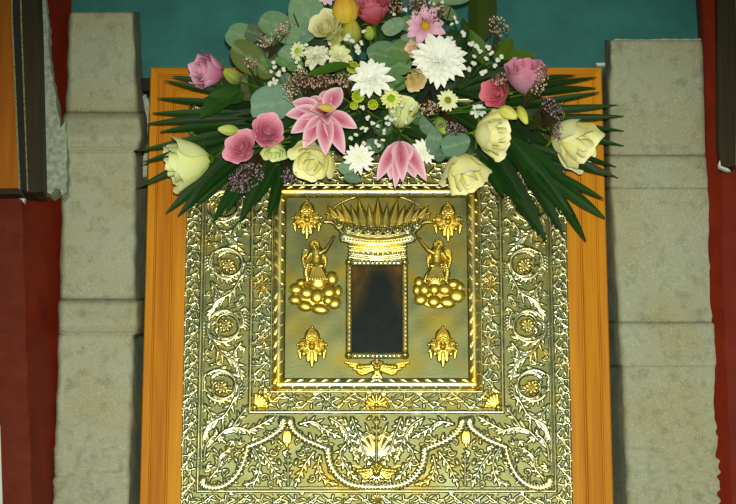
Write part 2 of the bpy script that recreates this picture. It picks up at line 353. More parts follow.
# ------------------------------------------------------------ relief rasteriser (height map -> real mesh)
K = 1.9                                       # cells per unit S
class Relief:
    def __init__(s, x0, z0, x1, z1, k=K):
        s.k = k; s.x0 = x0; s.z0 = z0; s.nx = int((x1 - x0) * k) + 2; s.nz = int((z1 - z0) * k) + 2
        s.H = np.zeros((s.nz, s.nx)); s.G = np.zeros((s.nz, s.nx))
        s.xs = x0 + np.arange(s.nx) / k; s.zs = z0 + np.arange(s.nz) / k
    def win(s, xa, za, xb, zb):
        i0 = max(0, int((xa - s.x0) * s.k)); i1 = min(s.nx, int((xb - s.x0) * s.k) + 2)
        j0 = max(0, int((za - s.z0) * s.k)); j1 = min(s.nz, int((zb - s.z0) * s.k) + 2)
        if i0 >= i1 or j0 >= j1: return None
        X, Z = np.meshgrid(s.xs[i0:i1], s.zs[j0:j1]); return (slice(j0, j1), slice(i0, i1)), X, Z
    def blob(s, x, z, rx, rz, h, rot=0.0, base=0.0, p=0.5, gild=None):
        r = max(rx, rz); q = s.win(x - r, z - r, x + r, z + r)
        if not q: return
        sl, X, Z = q; c, n = math.cos(rot), math.sin(rot); a = ((X - x) * c + (Z - z) * n) / rx; b = (-(X - x) * n + (Z - z) * c) / rz
        d = a * a + b * b; v = np.where(d < 1, base + h * np.maximum(1 - d, 0) ** p, 0); s.H[sl] = np.maximum(s.H[sl], v)
    def stroke(s, pts, w0, w1, h, h1=None, groove=0.0, base=0.0, lens=False, n=None, p=0.5):
        pts = spline(pts, n or max(6, int(plen(pts) / 2.2)))
        N = len(pts) - 1; h1 = h if h1 is None else h1
        for i in range(N):
            (xa, za), (xb, zb) = pts[i], pts[i + 1]; t0, t1 = i / N, (i + 1) / N
            def wd(t): return (max(0.35, (w0 if w1 is None else w0 + (w1 - w0) * t) * (math.sin(PI * min(1, t * 0.86 + 0.14)) ** 0.7 if lens else 1)))
            W = max(wd(t0), wd(t1)); q = s.win(min(xa, xb) - W, min(za, zb) - W, max(xa, xb) + W, max(za, zb) + W)
            if not q: continue
            sl, X, Z = q; dx, dz = xb - xa, zb - za; L2 = dx * dx + dz * dz + 1e-9
            u = np.clip(((X - xa) * dx + (Z - za) * dz) / L2, 0, 1); dd = np.hypot(X - xa - u * dx, Z - za - u * dz)
            ww = wd(t0) + (wd(t1) - wd(t0)) * u; hh = h + (h1 - h) * (t0 + (t1 - t0) * u); r = dd / ww
            v = hh * np.maximum(1 - r * r, 0) ** p
            if groove: v = v * (1 - groove * np.exp(-(r / 0.28) ** 2))
            v = np.where(r < 1, base + v, 0); s.H[sl] = np.maximum(s.H[sl], v)
    def gildspot(s, x, z, r, a=1.0):
        s.G += a * np.exp(-(((s.xs[None, :] - x) / r) ** 2 + ((s.zs[:, None] - z) / r) ** 2))
    def mesh(s, name, Y0, mask=None, thr=None, parent=None, gconst=None):
        H = s.H; keep = np.ones((s.nz - 1, s.nx - 1), bool)
        if thr is not None:
            m = H > thr; keep &= (m[:-1, :-1] | m[1:, :-1] | m[:-1, 1:] | m[1:, 1:])
        if mask is not None: keep &= mask[:-1, :-1]
        jj, ii = np.nonzero(keep); idx = jj * s.nx + ii
        quads = np.stack([idx, idx + s.nx, idx + s.nx + 1, idx + 1], 1)
        used, inv = np.unique(quads.ravel(), return_inverse=True); quads = inv.reshape(-1, 4)
        X = s.xs[used % s.nx] * S; Z = CZ - s.zs[used // s.nx] * S; Y = Y0 - H.ravel()[used] * S
        me = bpy.data.meshes.new(name); me.vertices.add(len(used)); me.vertices.foreach_set('co', np.stack([X, Y, Z], 1).astype(np.float32).ravel())
        nq = len(quads); me.loops.add(nq * 4); me.polygons.add(nq)
        me.loops.foreach_set('vertex_index', quads.ravel().astype(np.int32)); me.polygons.foreach_set('loop_start', np.arange(0, nq * 4, 4, dtype=np.int32))
        me.polygons.foreach_set('use_smooth', np.ones(nq, bool)); me.update(calc_edges=True)
        a = me.attributes.new('gild', 'FLOAT', 'POINT'); g = np.clip(s.G.ravel()[used], 0, 1) if gconst is None else np.full(len(used), gconst)
        a.data.foreach_set('value', g.astype(np.float32))
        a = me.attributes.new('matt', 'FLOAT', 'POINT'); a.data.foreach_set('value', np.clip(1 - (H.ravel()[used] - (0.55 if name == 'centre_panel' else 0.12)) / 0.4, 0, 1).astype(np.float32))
        return link(name, me, M_METAL, parent, False)
def plen(p): return sum(math.hypot(p[i + 1][0] - p[i][0], p[i + 1][1] - p[i][1]) for i in range(len(p) - 1))
def spline(p, n):
    if len(p) == 2: return [(p[0][0] + (p[1][0] - p[0][0]) * i / n, p[0][1] + (p[1][1] - p[0][1]) * i / n) for i in range(n + 1)]
    q = [p[0]] + list(p) + [p[-1]]; m = len(p) - 1; out = []
    for i in range(n + 1):
        f = i / n * m; k = min(int(f), m - 1); t = f - k; a, b, c, d = q[k], q[k + 1], q[k + 2], q[k + 3]
        out.append(tuple(0.5 * (2 * b[j] + (c[j] - a[j]) * t + (2 * a[j] - 5 * b[j] + 4 * c[j] - d[j]) * t * t + (3 * b[j] - a[j] - 3 * c[j] + d[j]) * t ** 3) for j in (0, 1)))
    return out
def leaf(r, x, z, ang, L, w, h, curve=0.0, groove=0.45, base=0.6):
    pts = []; a = ang
    px, pz = x, z
    for i in range(5):
        pts.append((px, pz)); px += math.cos(a) * L / 4; pz += math.sin(a) * L / 4; a += curve / 4
    r.stroke(pts, w, w * 0.9, h, h * 0.8, groove=groove, base=base, lens=True, n=max(7, int(L * 0.9)))
def acanthus(r, pts, w, h, sides=(1, -1), n=None, base=0.5):
    """feathered leaf: long pointed blades sweeping off a slim rib"""
    sp = spline(pts, 24); L = plen(pts); n = n or max(3, int(L / 6.0))
    for i in range(n):
        t = (i + 0.3) / (n + 0.2); k = min(23, int(t * 24)); (xa, za), (xb, zb) = sp[k], sp[k + 1]; d = math.atan2(zb - za, xb - xa)
        ln = w * (0.75 + 0.55 * math.sin(PI * min(1, t + 0.15)))
        for sd in sides: leaf(r, xa, za, d + sd * 0.45, ln, 1.75, h, curve=sd * 0.55, groove=0.3, base=base)
    leaf(r, *sp[22], math.atan2(sp[24][1] - sp[22][1], sp[24][0] - sp[22][0]), w * 0.8, 1.9, h, groove=0.3, base=base)
    r.stroke(pts, 1.9, 1.0, h * 1.25, h * 0.9, groove=0.0, base=base)
def curl(r, x, z, R, a0, sgn, w=1.3, h=3.2):
    P_ = [(x + R * (1 - 0.75 * u) * math.cos(a0 + sgn * 5.6 * u), z + R * (1 - 0.75 * u) * math.sin(a0 + sgn * 5.6 * u)) for u in [k / 9 for k in range(10)]]
    r.stroke(P_, w, w * 0.9, h, n=22); r.blob(P_[-1][0], P_[-1][1], w * 1.2, w * 1.2, h * 1.15)
def fill(x0, z0, x1, z1, n, L, seed, h=2.4, mirror=True, rad=2.6):
    rnd = random.Random(seed)
    for _ in range(n):
        x = rnd.uniform(x0, x1); z = rnd.uniform(z0, z1); q = cov.win(x - rad, z - rad, x + rad, z + rad)
        if not q or cov.H[q[0]].max() > 0.3: continue
        a = rnd.uniform(0, 2 * PI); cu = rnd.choice((-1, 1)); kind = rnd.random()
        for m in ((0, 1) if mirror else (0,)):
            xx = mir(x) if m else x; f = (lambda t: PI - t) if m else (lambda t: t); c_ = -cu if m else cu
            if kind < 0.55:
                for j in (-1, 0, 1): leaf(cov, xx, z, f(a + j * 0.75), L * (1.0 if j == 0 else 0.8), 1.35, h, curve=c_ * 0.5, groove=0.2, base=0.4)
            elif kind < 0.8: curl(cov, xx, z, L * 0.42, f(a), c_, 1.1, h)
            else: cov.blob(xx, z, 1.7, 3.2, h, rot=f(a), base=0.4); leaf(cov, xx, z, f(a + 1.2), L * 0.8, 1.1, h * 0.8, curve=c_, base=0.3)
def scroll(r, cx, cz, R, a0, sgn, turns, w, h):
    n = 14; pts = []
    for i in range(n + 1):
        t = i / n; rr = R * (1 - 0.72 * t); a = a0 + sgn * turns * 2 * PI * t; pts.append((cx + rr * math.cos(a), cz + rr * math.sin(a)))
    r.stroke(pts, w, w * 0.6, h, h * 0.9, n=40)
    for i in range(1, 9):
        t = i / 10; rr = R * (1 - 0.72 * t); a = a0 + sgn * turns * 2 * PI * t; tang = a + sgn * PI / 2
        leaf(r, cx + rr * math.cos(a), cz + rr * math.sin(a), tang - sgn * 0.75, 9 - 3 * t, 2.2, h * 0.85, curve=sgn * 1.1)
        if i % 2: leaf(r, cx + rr * math.cos(a), cz + rr * math.sin(a), tang + sgn * 0.8, 6, 1.8, h * 0.7, curve=-sgn * 1.1)
def rosette(r, x, z, R, h, n=8, gap=0.0):
    for i in range(n):
        a = 2 * PI * i / n + 0.2; r.blob(x + math.cos(a) * R * 0.62, z + math.sin(a) * R * 0.62, R * 0.40, R * 0.27, h, rot=a, base=0.6)
    for i in range(6):
        a = 2 * PI * i / 6; r.blob(x + math.cos(a) * R * 0.30, z + math.sin(a) * R * 0.30, R * 0.24, R * 0.16, h * 1.1, rot=a, base=0.9)
    r.blob(x, z, R * 0.22, R * 0.22, h * 1.3, base=1.0)

# cover layout (photo pixels -> sheet coordinates)
def A(px, py): return rect(px, py)
AX = lambda px, py=400: rect(px, py)[0]
AZ = lambda py: rect(376, py)[1]
CX = AX(376.5)
xo0, xo1, xw0, xw1, xn0, xn1, xr1 = AX(182.5), AX(198), AX(202), AX(247.5), AX(252.5), AX(271), AX(285)
def mir(x): return 2 * CX - x
zb_out, zb_w1, zb_w0, zb_n1, zb_n0, zb_r0 = AZ(511), AZ(489), AZ(415), AZ(409), AZ(391), AZ(377)
zt_r1, zt_n1 = AZ(197), AZ(185)
zt_n0 = AZ(166); zt_w1 = zt_n0 - 6; zt_w0 = zt_w1 - 46; zt_out = zt_w0 - 20
cov = Relief(xo0, zt_out, mir(xo0), zb_out)
Xg, Zg = np.meshgrid(cov.xs, cov.zs)
def inrect(x0, z0, x1, z1): return (Xg >= x0) & (Xg < x1) & (Zg >= z0) & (Zg < z1)
M_all = inrect(-1e9, -1e9, 1e9, 1e9)
R_out = inrect(xo1 + 1.5, zt_w0 - 3, mir(xo1) - 1.5, zb_w1 + 2.5)
R_wide = inrect(xn0 - 3, zt_n0 - 4, mir(xn0) + 3, zb_n1 + 3.5)
R_nar = inrect(xn1, zt_n1 - 1, mir(xn1), zb_n0 - 0.5)
R_roll = inrect(xr1, zt_r1, mir(xr1), zb_r0)
# --- side scroll bands, mirrored
def both(fn):
    for s in (1, -1): fn(lambda x: x if s == 1 else mir(x), s)
roundels = [(228, 146), (224, 205), (228, 265), (225, 325), (221, 387)]
for i, (px, py) in enumerate(roundels):
    x, z = A(px, py); sg = 1 if i % 2 else -1
    for mx in (0, 1):
        xx = mir(x) if mx else x; q = -1 if mx else 1
        cov.H *= 1.0
        w0 = cov.win(xx - 19, z - 19, xx + 19, z + 19)
        if w0: 
            dd = np.hypot(w0[1] - xx, w0[2] - z); cov.H[w0[0]] *= np.clip((dd - 13) / 8, 0.15, 1)
        scroll(cov, xx, z, 18.5, (PI * 0.75 if sg > 0 else -PI * 0.75) if not mx else (PI * 0.25 if sg > 0 else -PI * 0.25), -sg * q, 1.15, 2.1, 4.2)
        for (aa, ext, rr_, wv_) in ((-2.6, 1.9, 15.5, 3.6), (0.5, 1.7, 15.0, 3.2), (2.3, 1.0, 19.5, 2.6), (-0.7, 0.9, 20.0, 2.6)):
            arc_ = [(xx + q * sg * rr_ * (1 - .12 * u) * math.cos(aa + ext * u), z + rr_ * (1 - .12 * u) * math.sin(aa + ext * u)) for u in [k / 6 for k in range(7)]]
            cov.stroke(arc_, wv_ * 0.75, wv_ * 0.5, 4.4, 3.6, groove=0.4, base=0.5, lens=True, n=18)
            for u in range(1, 6):
                xa_, za_ = arc_[u]; dd_ = math.atan2(arc_[u][1] - arc_[u - 1][1], arc_[u][0] - arc_[u - 1][0])
                for sd_ in (1, -1): leaf(cov, xa_, za_, dd_ + sd_ * 0.6, 6.5, 1.3, 3.4, curve=sd_ * .5, base=0.4)
        # sweeping leaf to the next roundel
        nx_ = AX(240 if sg > 0 else 208, py); nx0 = AX(208 if sg > 0 else 242, py)
        pa = [(xx + q * (-14 if sg > 0 else 14), z + 10), (xx + q * (-4 if sg > 0 else 4), z + 28), (xx + q * (12 if sg > 0 else -12), z + 38), (xx + q * (17 if sg > 0 else -17), z + 52)]
        acanthus(cov, pa, 9, 3.2)
        acanthus(cov, [(xx + q * (16 if sg > 0 else -16), z + 18), (xx + q * (9 if sg > 0 else -9), z + 30), (xx + q * (13 if sg > 0 else -13), z + 44)], 6.5, 2.8)
# --- bottom field: palmette fans and leaves around the bow arcs
def pts(*l): return [A(*p) for p in l]
def mpts(*l): return [(mir(A(*p)[0]), A(*p)[1]) for p in l]
for T in (pts, mpts):
    acanthus(cov, T((215, 440), (226, 430), (240, 428), (252, 432)), 9, 3.4)
    acanthus(cov, T((204, 460), (206, 446), (214, 436), (222, 440)), 9, 3.2)
    acanthus(cov, T((232, 428), (240, 416), (246, 408)), 7, 3.0)
    acanthus(cov, T((250, 430), (262, 424), (272, 418)), 7, 3.0)
    acanthus(cov, T((252, 446), (260, 462), (256, 480), (246, 484)), 6.5, 2.8)
    acanthus(cov, T((262, 452), (272, 466), (280, 484)), 7, 3.1)
    acanthus(cov, T((314, 452), (304, 466), (296, 484)), 7, 3.1)
    acanthus(cov, T((288, 484), (288, 470), (288, 456)), 6, 3.0)
    acanthus(cov, T((300, 424), (314, 422), (326, 430), (338, 436)), 8, 3.1)
    acanthus(cov, T((330, 418), (342, 426), (350, 440), (358, 462)), 8, 3.3)
    acanthus(cov, T((352, 418), (358, 434), (364, 452), (370, 464)), 7, 3.3)
    acanthus(cov, T((346, 444), (340, 454), (348, 470), (356, 478)), 7, 3.0)
    acanthus(cov, T((320, 456), (318, 468), (324, 480), (336, 484)), 6, 2.8)
    acanthus(cov, T((210, 478), (218, 468), (220, 456), (232, 448)), 7, 2.9)
    for c in ((228, 458), (237, 452), (340, 424), (268, 434), (306, 448)):
        x, z = T(c)[0]; rosette(cov, x, z, 4.6, 2.2, 6)
acanthus(cov, pts((376.5, 464), (376.5, 445), (376.5, 420)), 8, 3.2)
for k in range(-4, 5):
    a = -PI / 2 + k * 0.27; x, z = A(376.5, 458); leaf(cov, x + math.cos(a) * 5, z + math.sin(a) * 5, a, 34 - abs(k) * 2.2, 2.6, 3.0, curve=0.12 * k)
for T, q in ((pts, 1), (mpts, -1)):
    def cu(px, py, R_, a0, sg): x, z = T((px, py))[0]; curl(cov, x, z, R_, a0 if q > 0 else PI - a0, sg * q, 1.4, 3.4)
    cu(208, 480, 5, 1.2, 1); cu(264, 478, 4.5, 0.2, -1); cu(243, 432, 4.5, 2.5, 1); cu(214, 470, 4, 0.5, -1); cu(254, 470, 4, 3.0, 1); cu(273, 452, 4.5, 0, 1); cu(302, 452, 4.5, PI, -1); cu(284, 476, 4, .5, 1); cu(312, 478, 4, 2.5, -1)
    cu(325, 437, 4.5, 1, 1); cu(347, 430, 4.5, 2, -1); cu(338, 462, 4.5, 0, 1); cu(366, 434, 4, 3, -1); cu(356, 452, 4, 1, 1); cu(226, 472, 4, 2, 1); cu(209, 424, 4.5, 1, -1); cu(227, 417, 4, 2, 1); cu(298, 434, 4, 0, -1); cu(277, 432, 3.5, 3, 1)
    for (px, py, a) in ((236, 459, 1.3), (229, 448, 0.4), (222, 462, 1.9), (216, 430, 1.2), (252, 455, 1.6), (279, 462, 1.2), (296, 462, 1.9), (322, 428, 0.6), (345, 420, 1.1), (330, 470, 1.4), (350, 466, 1.2)):
        x, z = T((px, py))[0]; cov.blob(x, z, 4.2, 2.2, 3.4, rot=a if q > 0 else PI - a, base=0.5)
fill(xw0 + 3, zt_w0 + 3, xw1 - 3, zb_w1 - 4, 1500, 8, 21); fill(xw0 + 3, zb_w0 + 3, CX, zb_w1 - 4, 1500, 8, 22); fill(xw0 + 3, zt_w0 + 3, CX, zt_w1 - 3, 1200, 8, 23)
cov.H[~(inrect(xw0, zt_w0, mir(xw0), zb_w1) & ~inrect(xw1, zt_w1, mir(xw1), zb_w0))] = 0
# --- inner narrow band
def band_scroll(x0, z0, x1, z1, wdt, step, seed):
    rnd = random.Random(seed); L = math.hypot(x1 - x0, z1 - z0); n = max(1, int(L / step)); dx, dz = (x1 - x0) / L, (z1 - z0) / L
    tx, tz = -dz, dx; ang = math.atan2(dz, dx)
    for i in range(n):
        t = (i + 0.5) / n; cx, cz = x0 + (x1 - x0) * t, z0 + (z1 - z0) * t; sg = 1 if i % 2 else -1
        cpt = [(cx - dx * step * 0.6 + tx * sg * wdt * 0.45, cz - dz * step * 0.6 + tz * sg * wdt * 0.45), (cx, cz - 0), (cx + dx * step * 0.5 - tx * sg * wdt * 0.4, cz + dz * step * 0.5 - tz * sg * wdt * 0.4)]
        cov.stroke(cpt, 1.3, 1.0, 2.0, n=10)
        cx2, cz2 = cx + tx * sg * wdt * 0.12, cz + tz * sg * wdt * 0.12
        rr = wdt * 0.34
        arc = [(cx2 + rr * (1 - 0.6 * u) * math.cos(ang + sg * (1.5 + 5.0 * u)), cz2 + rr * (1 - 0.6 * u) * math.sin(ang + sg * (1.5 + 5.0 * u))) for u in [k / 7 for k in range(8)]]
        cov.stroke(arc, 1.2, 0.9, 2.1, n=18)
        for k in range(6):
            a = ang + k * PI / 3 + rnd.uniform(-.2, .2); leaf(cov, cx2 + math.cos(a) * rr * 0.9, cz2 + math.sin(a) * rr * 0.9, a + sg * 0.6, wdt * 0.42, 1.3, 2.4, curve=-sg * 0.8, base=0.4)
xm = (xn0 + xn1) / 2; zm_b = (zb_n0 + zb_n1) / 2; zm_t = (zt_n0 + zt_n1) / 2
band_scroll(xm, zt_n0, xm, zb_n1, xn1 - xn0, 16, 5); band_scroll(mir(xm), zt_n0, mir(xm), zb_n1, xn1 - xn0, 16, 6)
band_scroll(CX - 4, zm_b, xn0 + 12, zm_b, zb_n1 - zb_n0, 17, 7); band_scroll(CX + 4, zm_b, mir(xn0 + 12), zm_b, zb_n1 - zb_n0, 17, 8)
band_scroll(xn0 + 10, zm_t, mir(xn0 + 10), zm_t, zt_n1 - zt_n0, 17, 9)
# --- outer narrow band: rows of upright leaves
xm = (xo0 + xo1) / 2
band_scroll(xm, zt_out, xm, zb_out, 15, 15, 11); band_scroll(mir(xm), zt_out, mir(xm), zb_out, 15, 15, 12)
zmo = (zb_w1 + zb_out) / 2 + 1
band_scroll(CX - 3, zmo, xo1, zmo, 17, 16, 13); band_scroll(CX + 3, zmo, mir(xo1), zmo, 17, 16, 14)
cov.H[inrect(xn1 + 0.5, zt_n1, mir(xn1 + 0.5), zb_n0)] = 0
# --- framing fillets (half-round beads)
def fillet(x0, z0, x1, z1, w, h):
    for (a, b, c, d) in ((x0, z0, x1, z0), (x0, z1, x1, z1), (x0, z0, x0, z1), (x1, z0, x1, z1)): cov.stroke([(a, b), (c, d)], w, w, h, n=1)
def channel(x0, z0, x1, z1, w):
    m = inrect(x0 - w, z0 - w, x1 + w, z1 + w) & ~inrect(x0 + w, z0 + w, x1 - w, z1 - w); cov.H[m] = np.minimum(cov.H[m], 0.15)
channel((xo1 + xw0) / 2, zt_w0 - 2, mir((xo1 + xw0) / 2), zb_w1 + 1.8, 3.2); fillet((xo1 + xw0) / 2 - 1, zt_w0 - 3, mir((xo1 + xw0) / 2 - 1), zb_w1 + 2, 1.35, 2.4)
fillet((xo1 + xw0) / 2 + 2.2, zt_w0 + 0.2, mir((xo1 + xw0) / 2 + 2.2), zb_w1 - 1.2, 0.8, 1.4)
channel((xw1 + xn0) / 2, zt_n0 - 3, mir((xw1 + xn0) / 2), zb_n1 + 3, 3.0); fillet((xw1 + xn0) / 2, zt_n0 - 3, mir((xw1 + xn0) / 2), zb_n1 + 3, 1.7, 3.2)
channel(xn1, zt_n1, mir(xn1), zb_n0, 1.6); fillet(xn1 - 0.4, zt_n1 - 0.4, mir(xn1 - 0.4), zb_n0 + 0.4, 1.1, 2.0)
fillet(xo0 + 1.2, zt_out + 1, mir(xo0 + 1.2), zb_out - 1, 1.2, 1.6)
# gentle hand-worked unevenness of the sheet
fill(xn0 + 3, zt_n0 + 2, xn1 - 3, zb_n1 - 3, 500, 6, 31, 2.0, rad=1.8); fill(xn0 + 3, zb_n0 + 3, CX, zb_n1 - 3, 500, 6, 32, 2.0, rad=1.8)
fill(xo0 + 3, zt_out + 2, xo1 - 2, zb_out - 3, 900, 6, 33, 2.0, rad=1.8); fill(xo0 + 3, zb_w1 + 5, CX, zb_out - 3, 600, 6, 34, 2.0, rad=1.8)
cov.H *= 0.62
cov.H += 0.06 * np.sin(Xg * 0.11 + np.sin(Zg * 0.09) * 2) * np.sin(Zg * 0.12 + 1.3) + 0.06
cov.G += 0.04
for px, py, r_, a_ in [(228, 265, 7, 0.7), (225, 325, 7, 0.7), (221, 387, 7, 0.7), (262, 283, 8, .5), (262, 400, 12, 0.8), (376.5, 404, 12, 0.8), (287, 442, 9, .6), (330, 470, 16, .55), (340, 484, 12, .5), (210, 240, 10, .4), (300, 470, 10, .35), (372, 440, 8, .5), (215, 352, 9, .5), (262, 260, 8, .35), (300, 400, 12, .4), (345, 400, 10, .4)]:
    x, z = A(px, py); cov.gildspot(x, z, r_, a_); cov.gildspot(mir(x), z, r_, a_ * (0.9 if px != 376.5 else 0))
cov.G += np.clip((AZ(330) - Zg) / 260, 0, 1) * 0.22
BY = -0.005
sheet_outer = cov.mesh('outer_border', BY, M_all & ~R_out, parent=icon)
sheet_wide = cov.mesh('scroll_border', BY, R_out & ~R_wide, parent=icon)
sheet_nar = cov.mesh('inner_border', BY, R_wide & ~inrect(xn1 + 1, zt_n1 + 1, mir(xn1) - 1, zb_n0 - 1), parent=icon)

# --- raised parts set on the borders
def relief_at(px, py, rx, rz, k=3.0):
    x, z = A(px, py); return Relief(x - rx, z - rz, x + rx, z + rz, k), x, z
for i, (px, py) in enumerate(roundels):
    for mx in (0, 1):
        r, x, z = relief_at(px, py, 8.5, 8.5, 2.2)
        if mx: x = mir(x); r.xs = x - 8.5 + np.arange(r.nx) / r.k; r.x0 = x - 8.5
        rosette(r, x, z, 7.8, 2.2); r.mesh('flower_boss', BY - 1.0 * S, thr=0.05, parent=sheet_wide, gconst=0.55)
def shell(px, py, R, a0, a1, n, gc, parent, mirror=True, k=2.6):
    for mx in ((0, 1) if mirror else (0,)):
        x, z = A(px, py)
        if mx: x = mir(x)
        r = Relief(x - R - 1, z - R - 1, x + R + 1, z + R + 1, k)
        for i in range(n):
            a = a0 + (a1 - a0) * i / (n - 1)
            if mx: a = PI - a
            r.stroke([(x + math.cos(a) * R * 0.2, z + math.sin(a) * R * 0.2), (x + math.cos(a) * R * 0.95, z + math.sin(a) * R * 0.95)], R * 0.09, R * 0.19, 1.6, 2.4)
        r.blob(x, z, R * 0.25, R * 0.25, 2.8)
        r.mesh('shell_ornament', BY - 0.6 * S, thr=0.05, parent=parent, gconst=gc)
shell(254.5, 407, 13, -PI / 2 + 0.1, -0.1, 6, 0.85, sheet_nar)
shell(376.5, 405, 10.5, -PI - 0.1, 0.1, 9, 0.95, sheet_nar, False)
shell(262, 283, 8, 0, 2 * PI * 7 / 8, 8, 0.5, sheet_nar)
shell(263, 340, 7, 0, 2 * PI * 7 / 8, 8, 0.35, sheet_nar)
shell(376.5, 499, 6, 0, 2 * PI * 7 / 8, 8, 0.7, sheet_outer, False)
def rope(path, w=4.1, h=3.3):
    xs = [p[0] for p in path]; zs = [p[1] for p in path]
    r = Relief(min(xs) - 6, min(zs) - 6, max(xs) + 6, max(zs) + 6, 2.4); r.stroke(path, w, w * 0.8, h, n=50)
    sp = spline(path, int(plen(path) / 3.3))
    for i in range(1, len(sp)):
        (xa, za), (xb, zb) = sp[i - 1], sp[i]; d = math.atan2(zb - za, xb - xa) + 0.9
        r.stroke([(xa - math.cos(d) * w * 0.8, za - math.sin(d) * w * 0.8), (xa + math.cos(d) * w * 0.8, za + math.sin(d) * w * 0.8)], 0.75, 0.75, 0.7, base=h * 0.78, n=2)
    x, z = path[0]; r.blob(x, z, w * 1.25, w * 1.25, h * 1.1)
    # keep the rope cross-section: the ridges must not stand beyond the core
    return r
ropes = [((203, 480), (204, 485), (213, 487.5), (224, 485.5), (235, 477), (243, 463), (247, 449)), ((283, 420), (281, 428), (266, 439), (247, 447)),
         ((290, 421), (294, 430), (304, 438.5), (318, 445), (329, 449)), ((328, 449), (330, 463), (338, 476), (350, 484), (364, 486.5), (376.5, 487))]
for rp in ropes:
    for T in (pts, mpts):
        rope(T(*rp)).mesh('branch_arch', BY - 0.9 * S, thr=0.05, parent=sheet_wide, gconst=0.12)
for T in (pts, mpts):                                           # gilded drops under the arches
    x, z = T((287, 440))[0]; r = Relief(x - 7, z - 11, x + 7, z + 11, 2.6)
    for k in (-1, 0, 1): leaf(r, x + k * 1.5, z - 8, PI / 2 + 0.0 - k * 0.25, 16 - 4 * abs(k), 2.6, 2.6, curve=k * 0.5, base=0.4)
    r.blob(x, z - 8, 2.4, 2.4, 3); r.mesh('leaf_drop', BY - 0.8 * S, thr=0.05, parent=sheet_wide, gconst=0.9)
def cherub(px, py, W, hd, gc, parent, Y0, pend=0):
    x, z = A(px, py); r = Relief(x - W - 3, z - hd * 2.4, x + W + 3, z + hd * 2.4 + pend, 2.8)
    for q in (1, -1):
        for k in range(4):
            tip = (x + q * W * (1 - 0.13 * k), z - hd * 0.75 + k * hd * 0.50 + 1)
            r.stroke([(x + q * hd * 0.6, z + hd * 0.1 + k * 0.8), (x + q * W * 0.45, z - hd * 0.1 + k * hd * 0.42), tip], 2.0, 1.2, 2.4, 1.6, groove=0.3, base=0.5)
        for k in range(5): r.blob(x + q * (hd * 0.9 + k * 3.0), z - 0.5 + 0.3 * k, 2.3, 2.8, 2.2, base=1.0)
    r.blob(x, z, hd * 0.82, hd, 4.2); 
    for q in (1, -1): r.blob(x + q * hd * .62, z - hd * .45, hd * .42, hd * .5, 4.4); r.blob(x + q * hd * 0.36, z + hd * 0.28, hd * 0.26, hd * 0.24, 4.6); r.blob(x + q * hd * .3, z - hd * .12, hd * .16, hd * .1, 4.3)
    r.blob(x, z - hd * 0.75, hd * 0.6, hd * 0.4, 4.6); r.blob(x, z + hd * 0.1, hd * 0.14, hd * 0.32, 5.4); r.blob(x, z + hd * 0.5, hd * 0.25, hd * 0.1, 4.9)
    if pend:
        r.stroke([(x, z + hd), (x, z + hd + pend)], hd * 0.75, 1.0, 3.0, 2.0, groove=0.3)
        for q in (1, -1): leaf(r, x, z + hd, PI / 2 - q * 0.8, pend * 0.8, 2.0, 2.4, curve=q * 0.9)
    r.mesh('cherub_head', Y0, thr=0.05, parent=parent, gconst=gc)
cherub(376.5, 470, 23, 7, 0.85, sheet_wide, BY - 1.0 * S, 0)
for q in (-1, 1):                                               # small volutes under it
    x, z = A(376.5 + q * 5.5, 483); r = Relief(x - 5, z - 5, x + 5, z + 5, 2.6)
    r.stroke([(x + q * (4 - 3.4 * u) * math.cos(u * 8), z + (4 - 3.4 * u) * math.sin(u * 8)) for u in [k / 9 for k in range(10)]], 1.2, 1.0, 3, n=24)
    r.mesh('volute', BY - 1.5 * S, thr=0.05, parent=sheet_wide, gconst=0.4)

# --- roll moulding round the centre panel, four mitred lengths
def roll(x0, z0, x1, z1, sides):
    w = 6.2
    for (name_i, (a, b, c, d)) in enumerate(((x0, z1, x1, z1), (x0, z0, x1, z0), (x0, z0, x0, z1), (x1, z0, x1, z1))):
        r = Relief(min(a, c) - w, min(b, d) - w, max(a, c) + w, max(b, d) + w, 1.9); hor = b == d
        r.stroke([(a, b), (c, d)], w, w, 4.6, n=1, p=0.6)
        L = (c - a) if hor else (d - b); n = int(L / 12.5)
        for i in range(n + 1):
            t = L * (i + 0.5) / (n + 1); half = -1 if t < L / 2 else 1
            if hor: q = [(a + t - half * 6, b - 5.0), (a + t, b - 1.5), (a + t + half * 5, b + 5.0)]
            else: q = [(a - 5.0, b + t + 6 * half), (a - 1, b + t), (a + 5.0, b + t - 5 * half)]
            r.stroke(q, 1.7, 0.8, 1.0, 0.6, base=3.7, n=8)
        # ridges fade where the roll falls away
        XX, ZZ = np.meshgrid(r.xs, r.zs); off = np.abs((ZZ - b) if hor else (XX - a)) / w
        r.H = np.minimum(r.H, 5.9 * np.maximum(1 - off ** 2.6, 0) ** 0.55)
        al = (XX - x0) + 0 * ZZ
        inside = np.ones_like(XX, bool)
        u = XX - (x0 + x1) / 2; v = ZZ - (z0 + z1) / 2; hx = (x1 - x0) / 2; hz = (z1 - z0) / 2
        if hor: inside &= (hx - np.abs(u)) >= (hz - np.abs(v)) - 0.5
        else: inside &= (hx - np.abs(u)) <= (hz - np.abs(v)) + 0.5
        for cx_, cz_ in ((x0, z0), (x1, z0), (x0, z1), (x1, z1)): r.gildspot(cx_, cz_, 13, 0.95)
        r.G += 0.16 if hor else 0.50
        if b == d and b == z0: r.G += 0.22
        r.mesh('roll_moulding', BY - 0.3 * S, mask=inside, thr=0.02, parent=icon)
rx0, rz0, rz1 = (xn1 + xr1) / 2 , (zt_n1 + zt_r1) / 2, (zb_n0 + zb_r0) / 2
roll(rx0, rz0, mir(rx0), rz1, None)

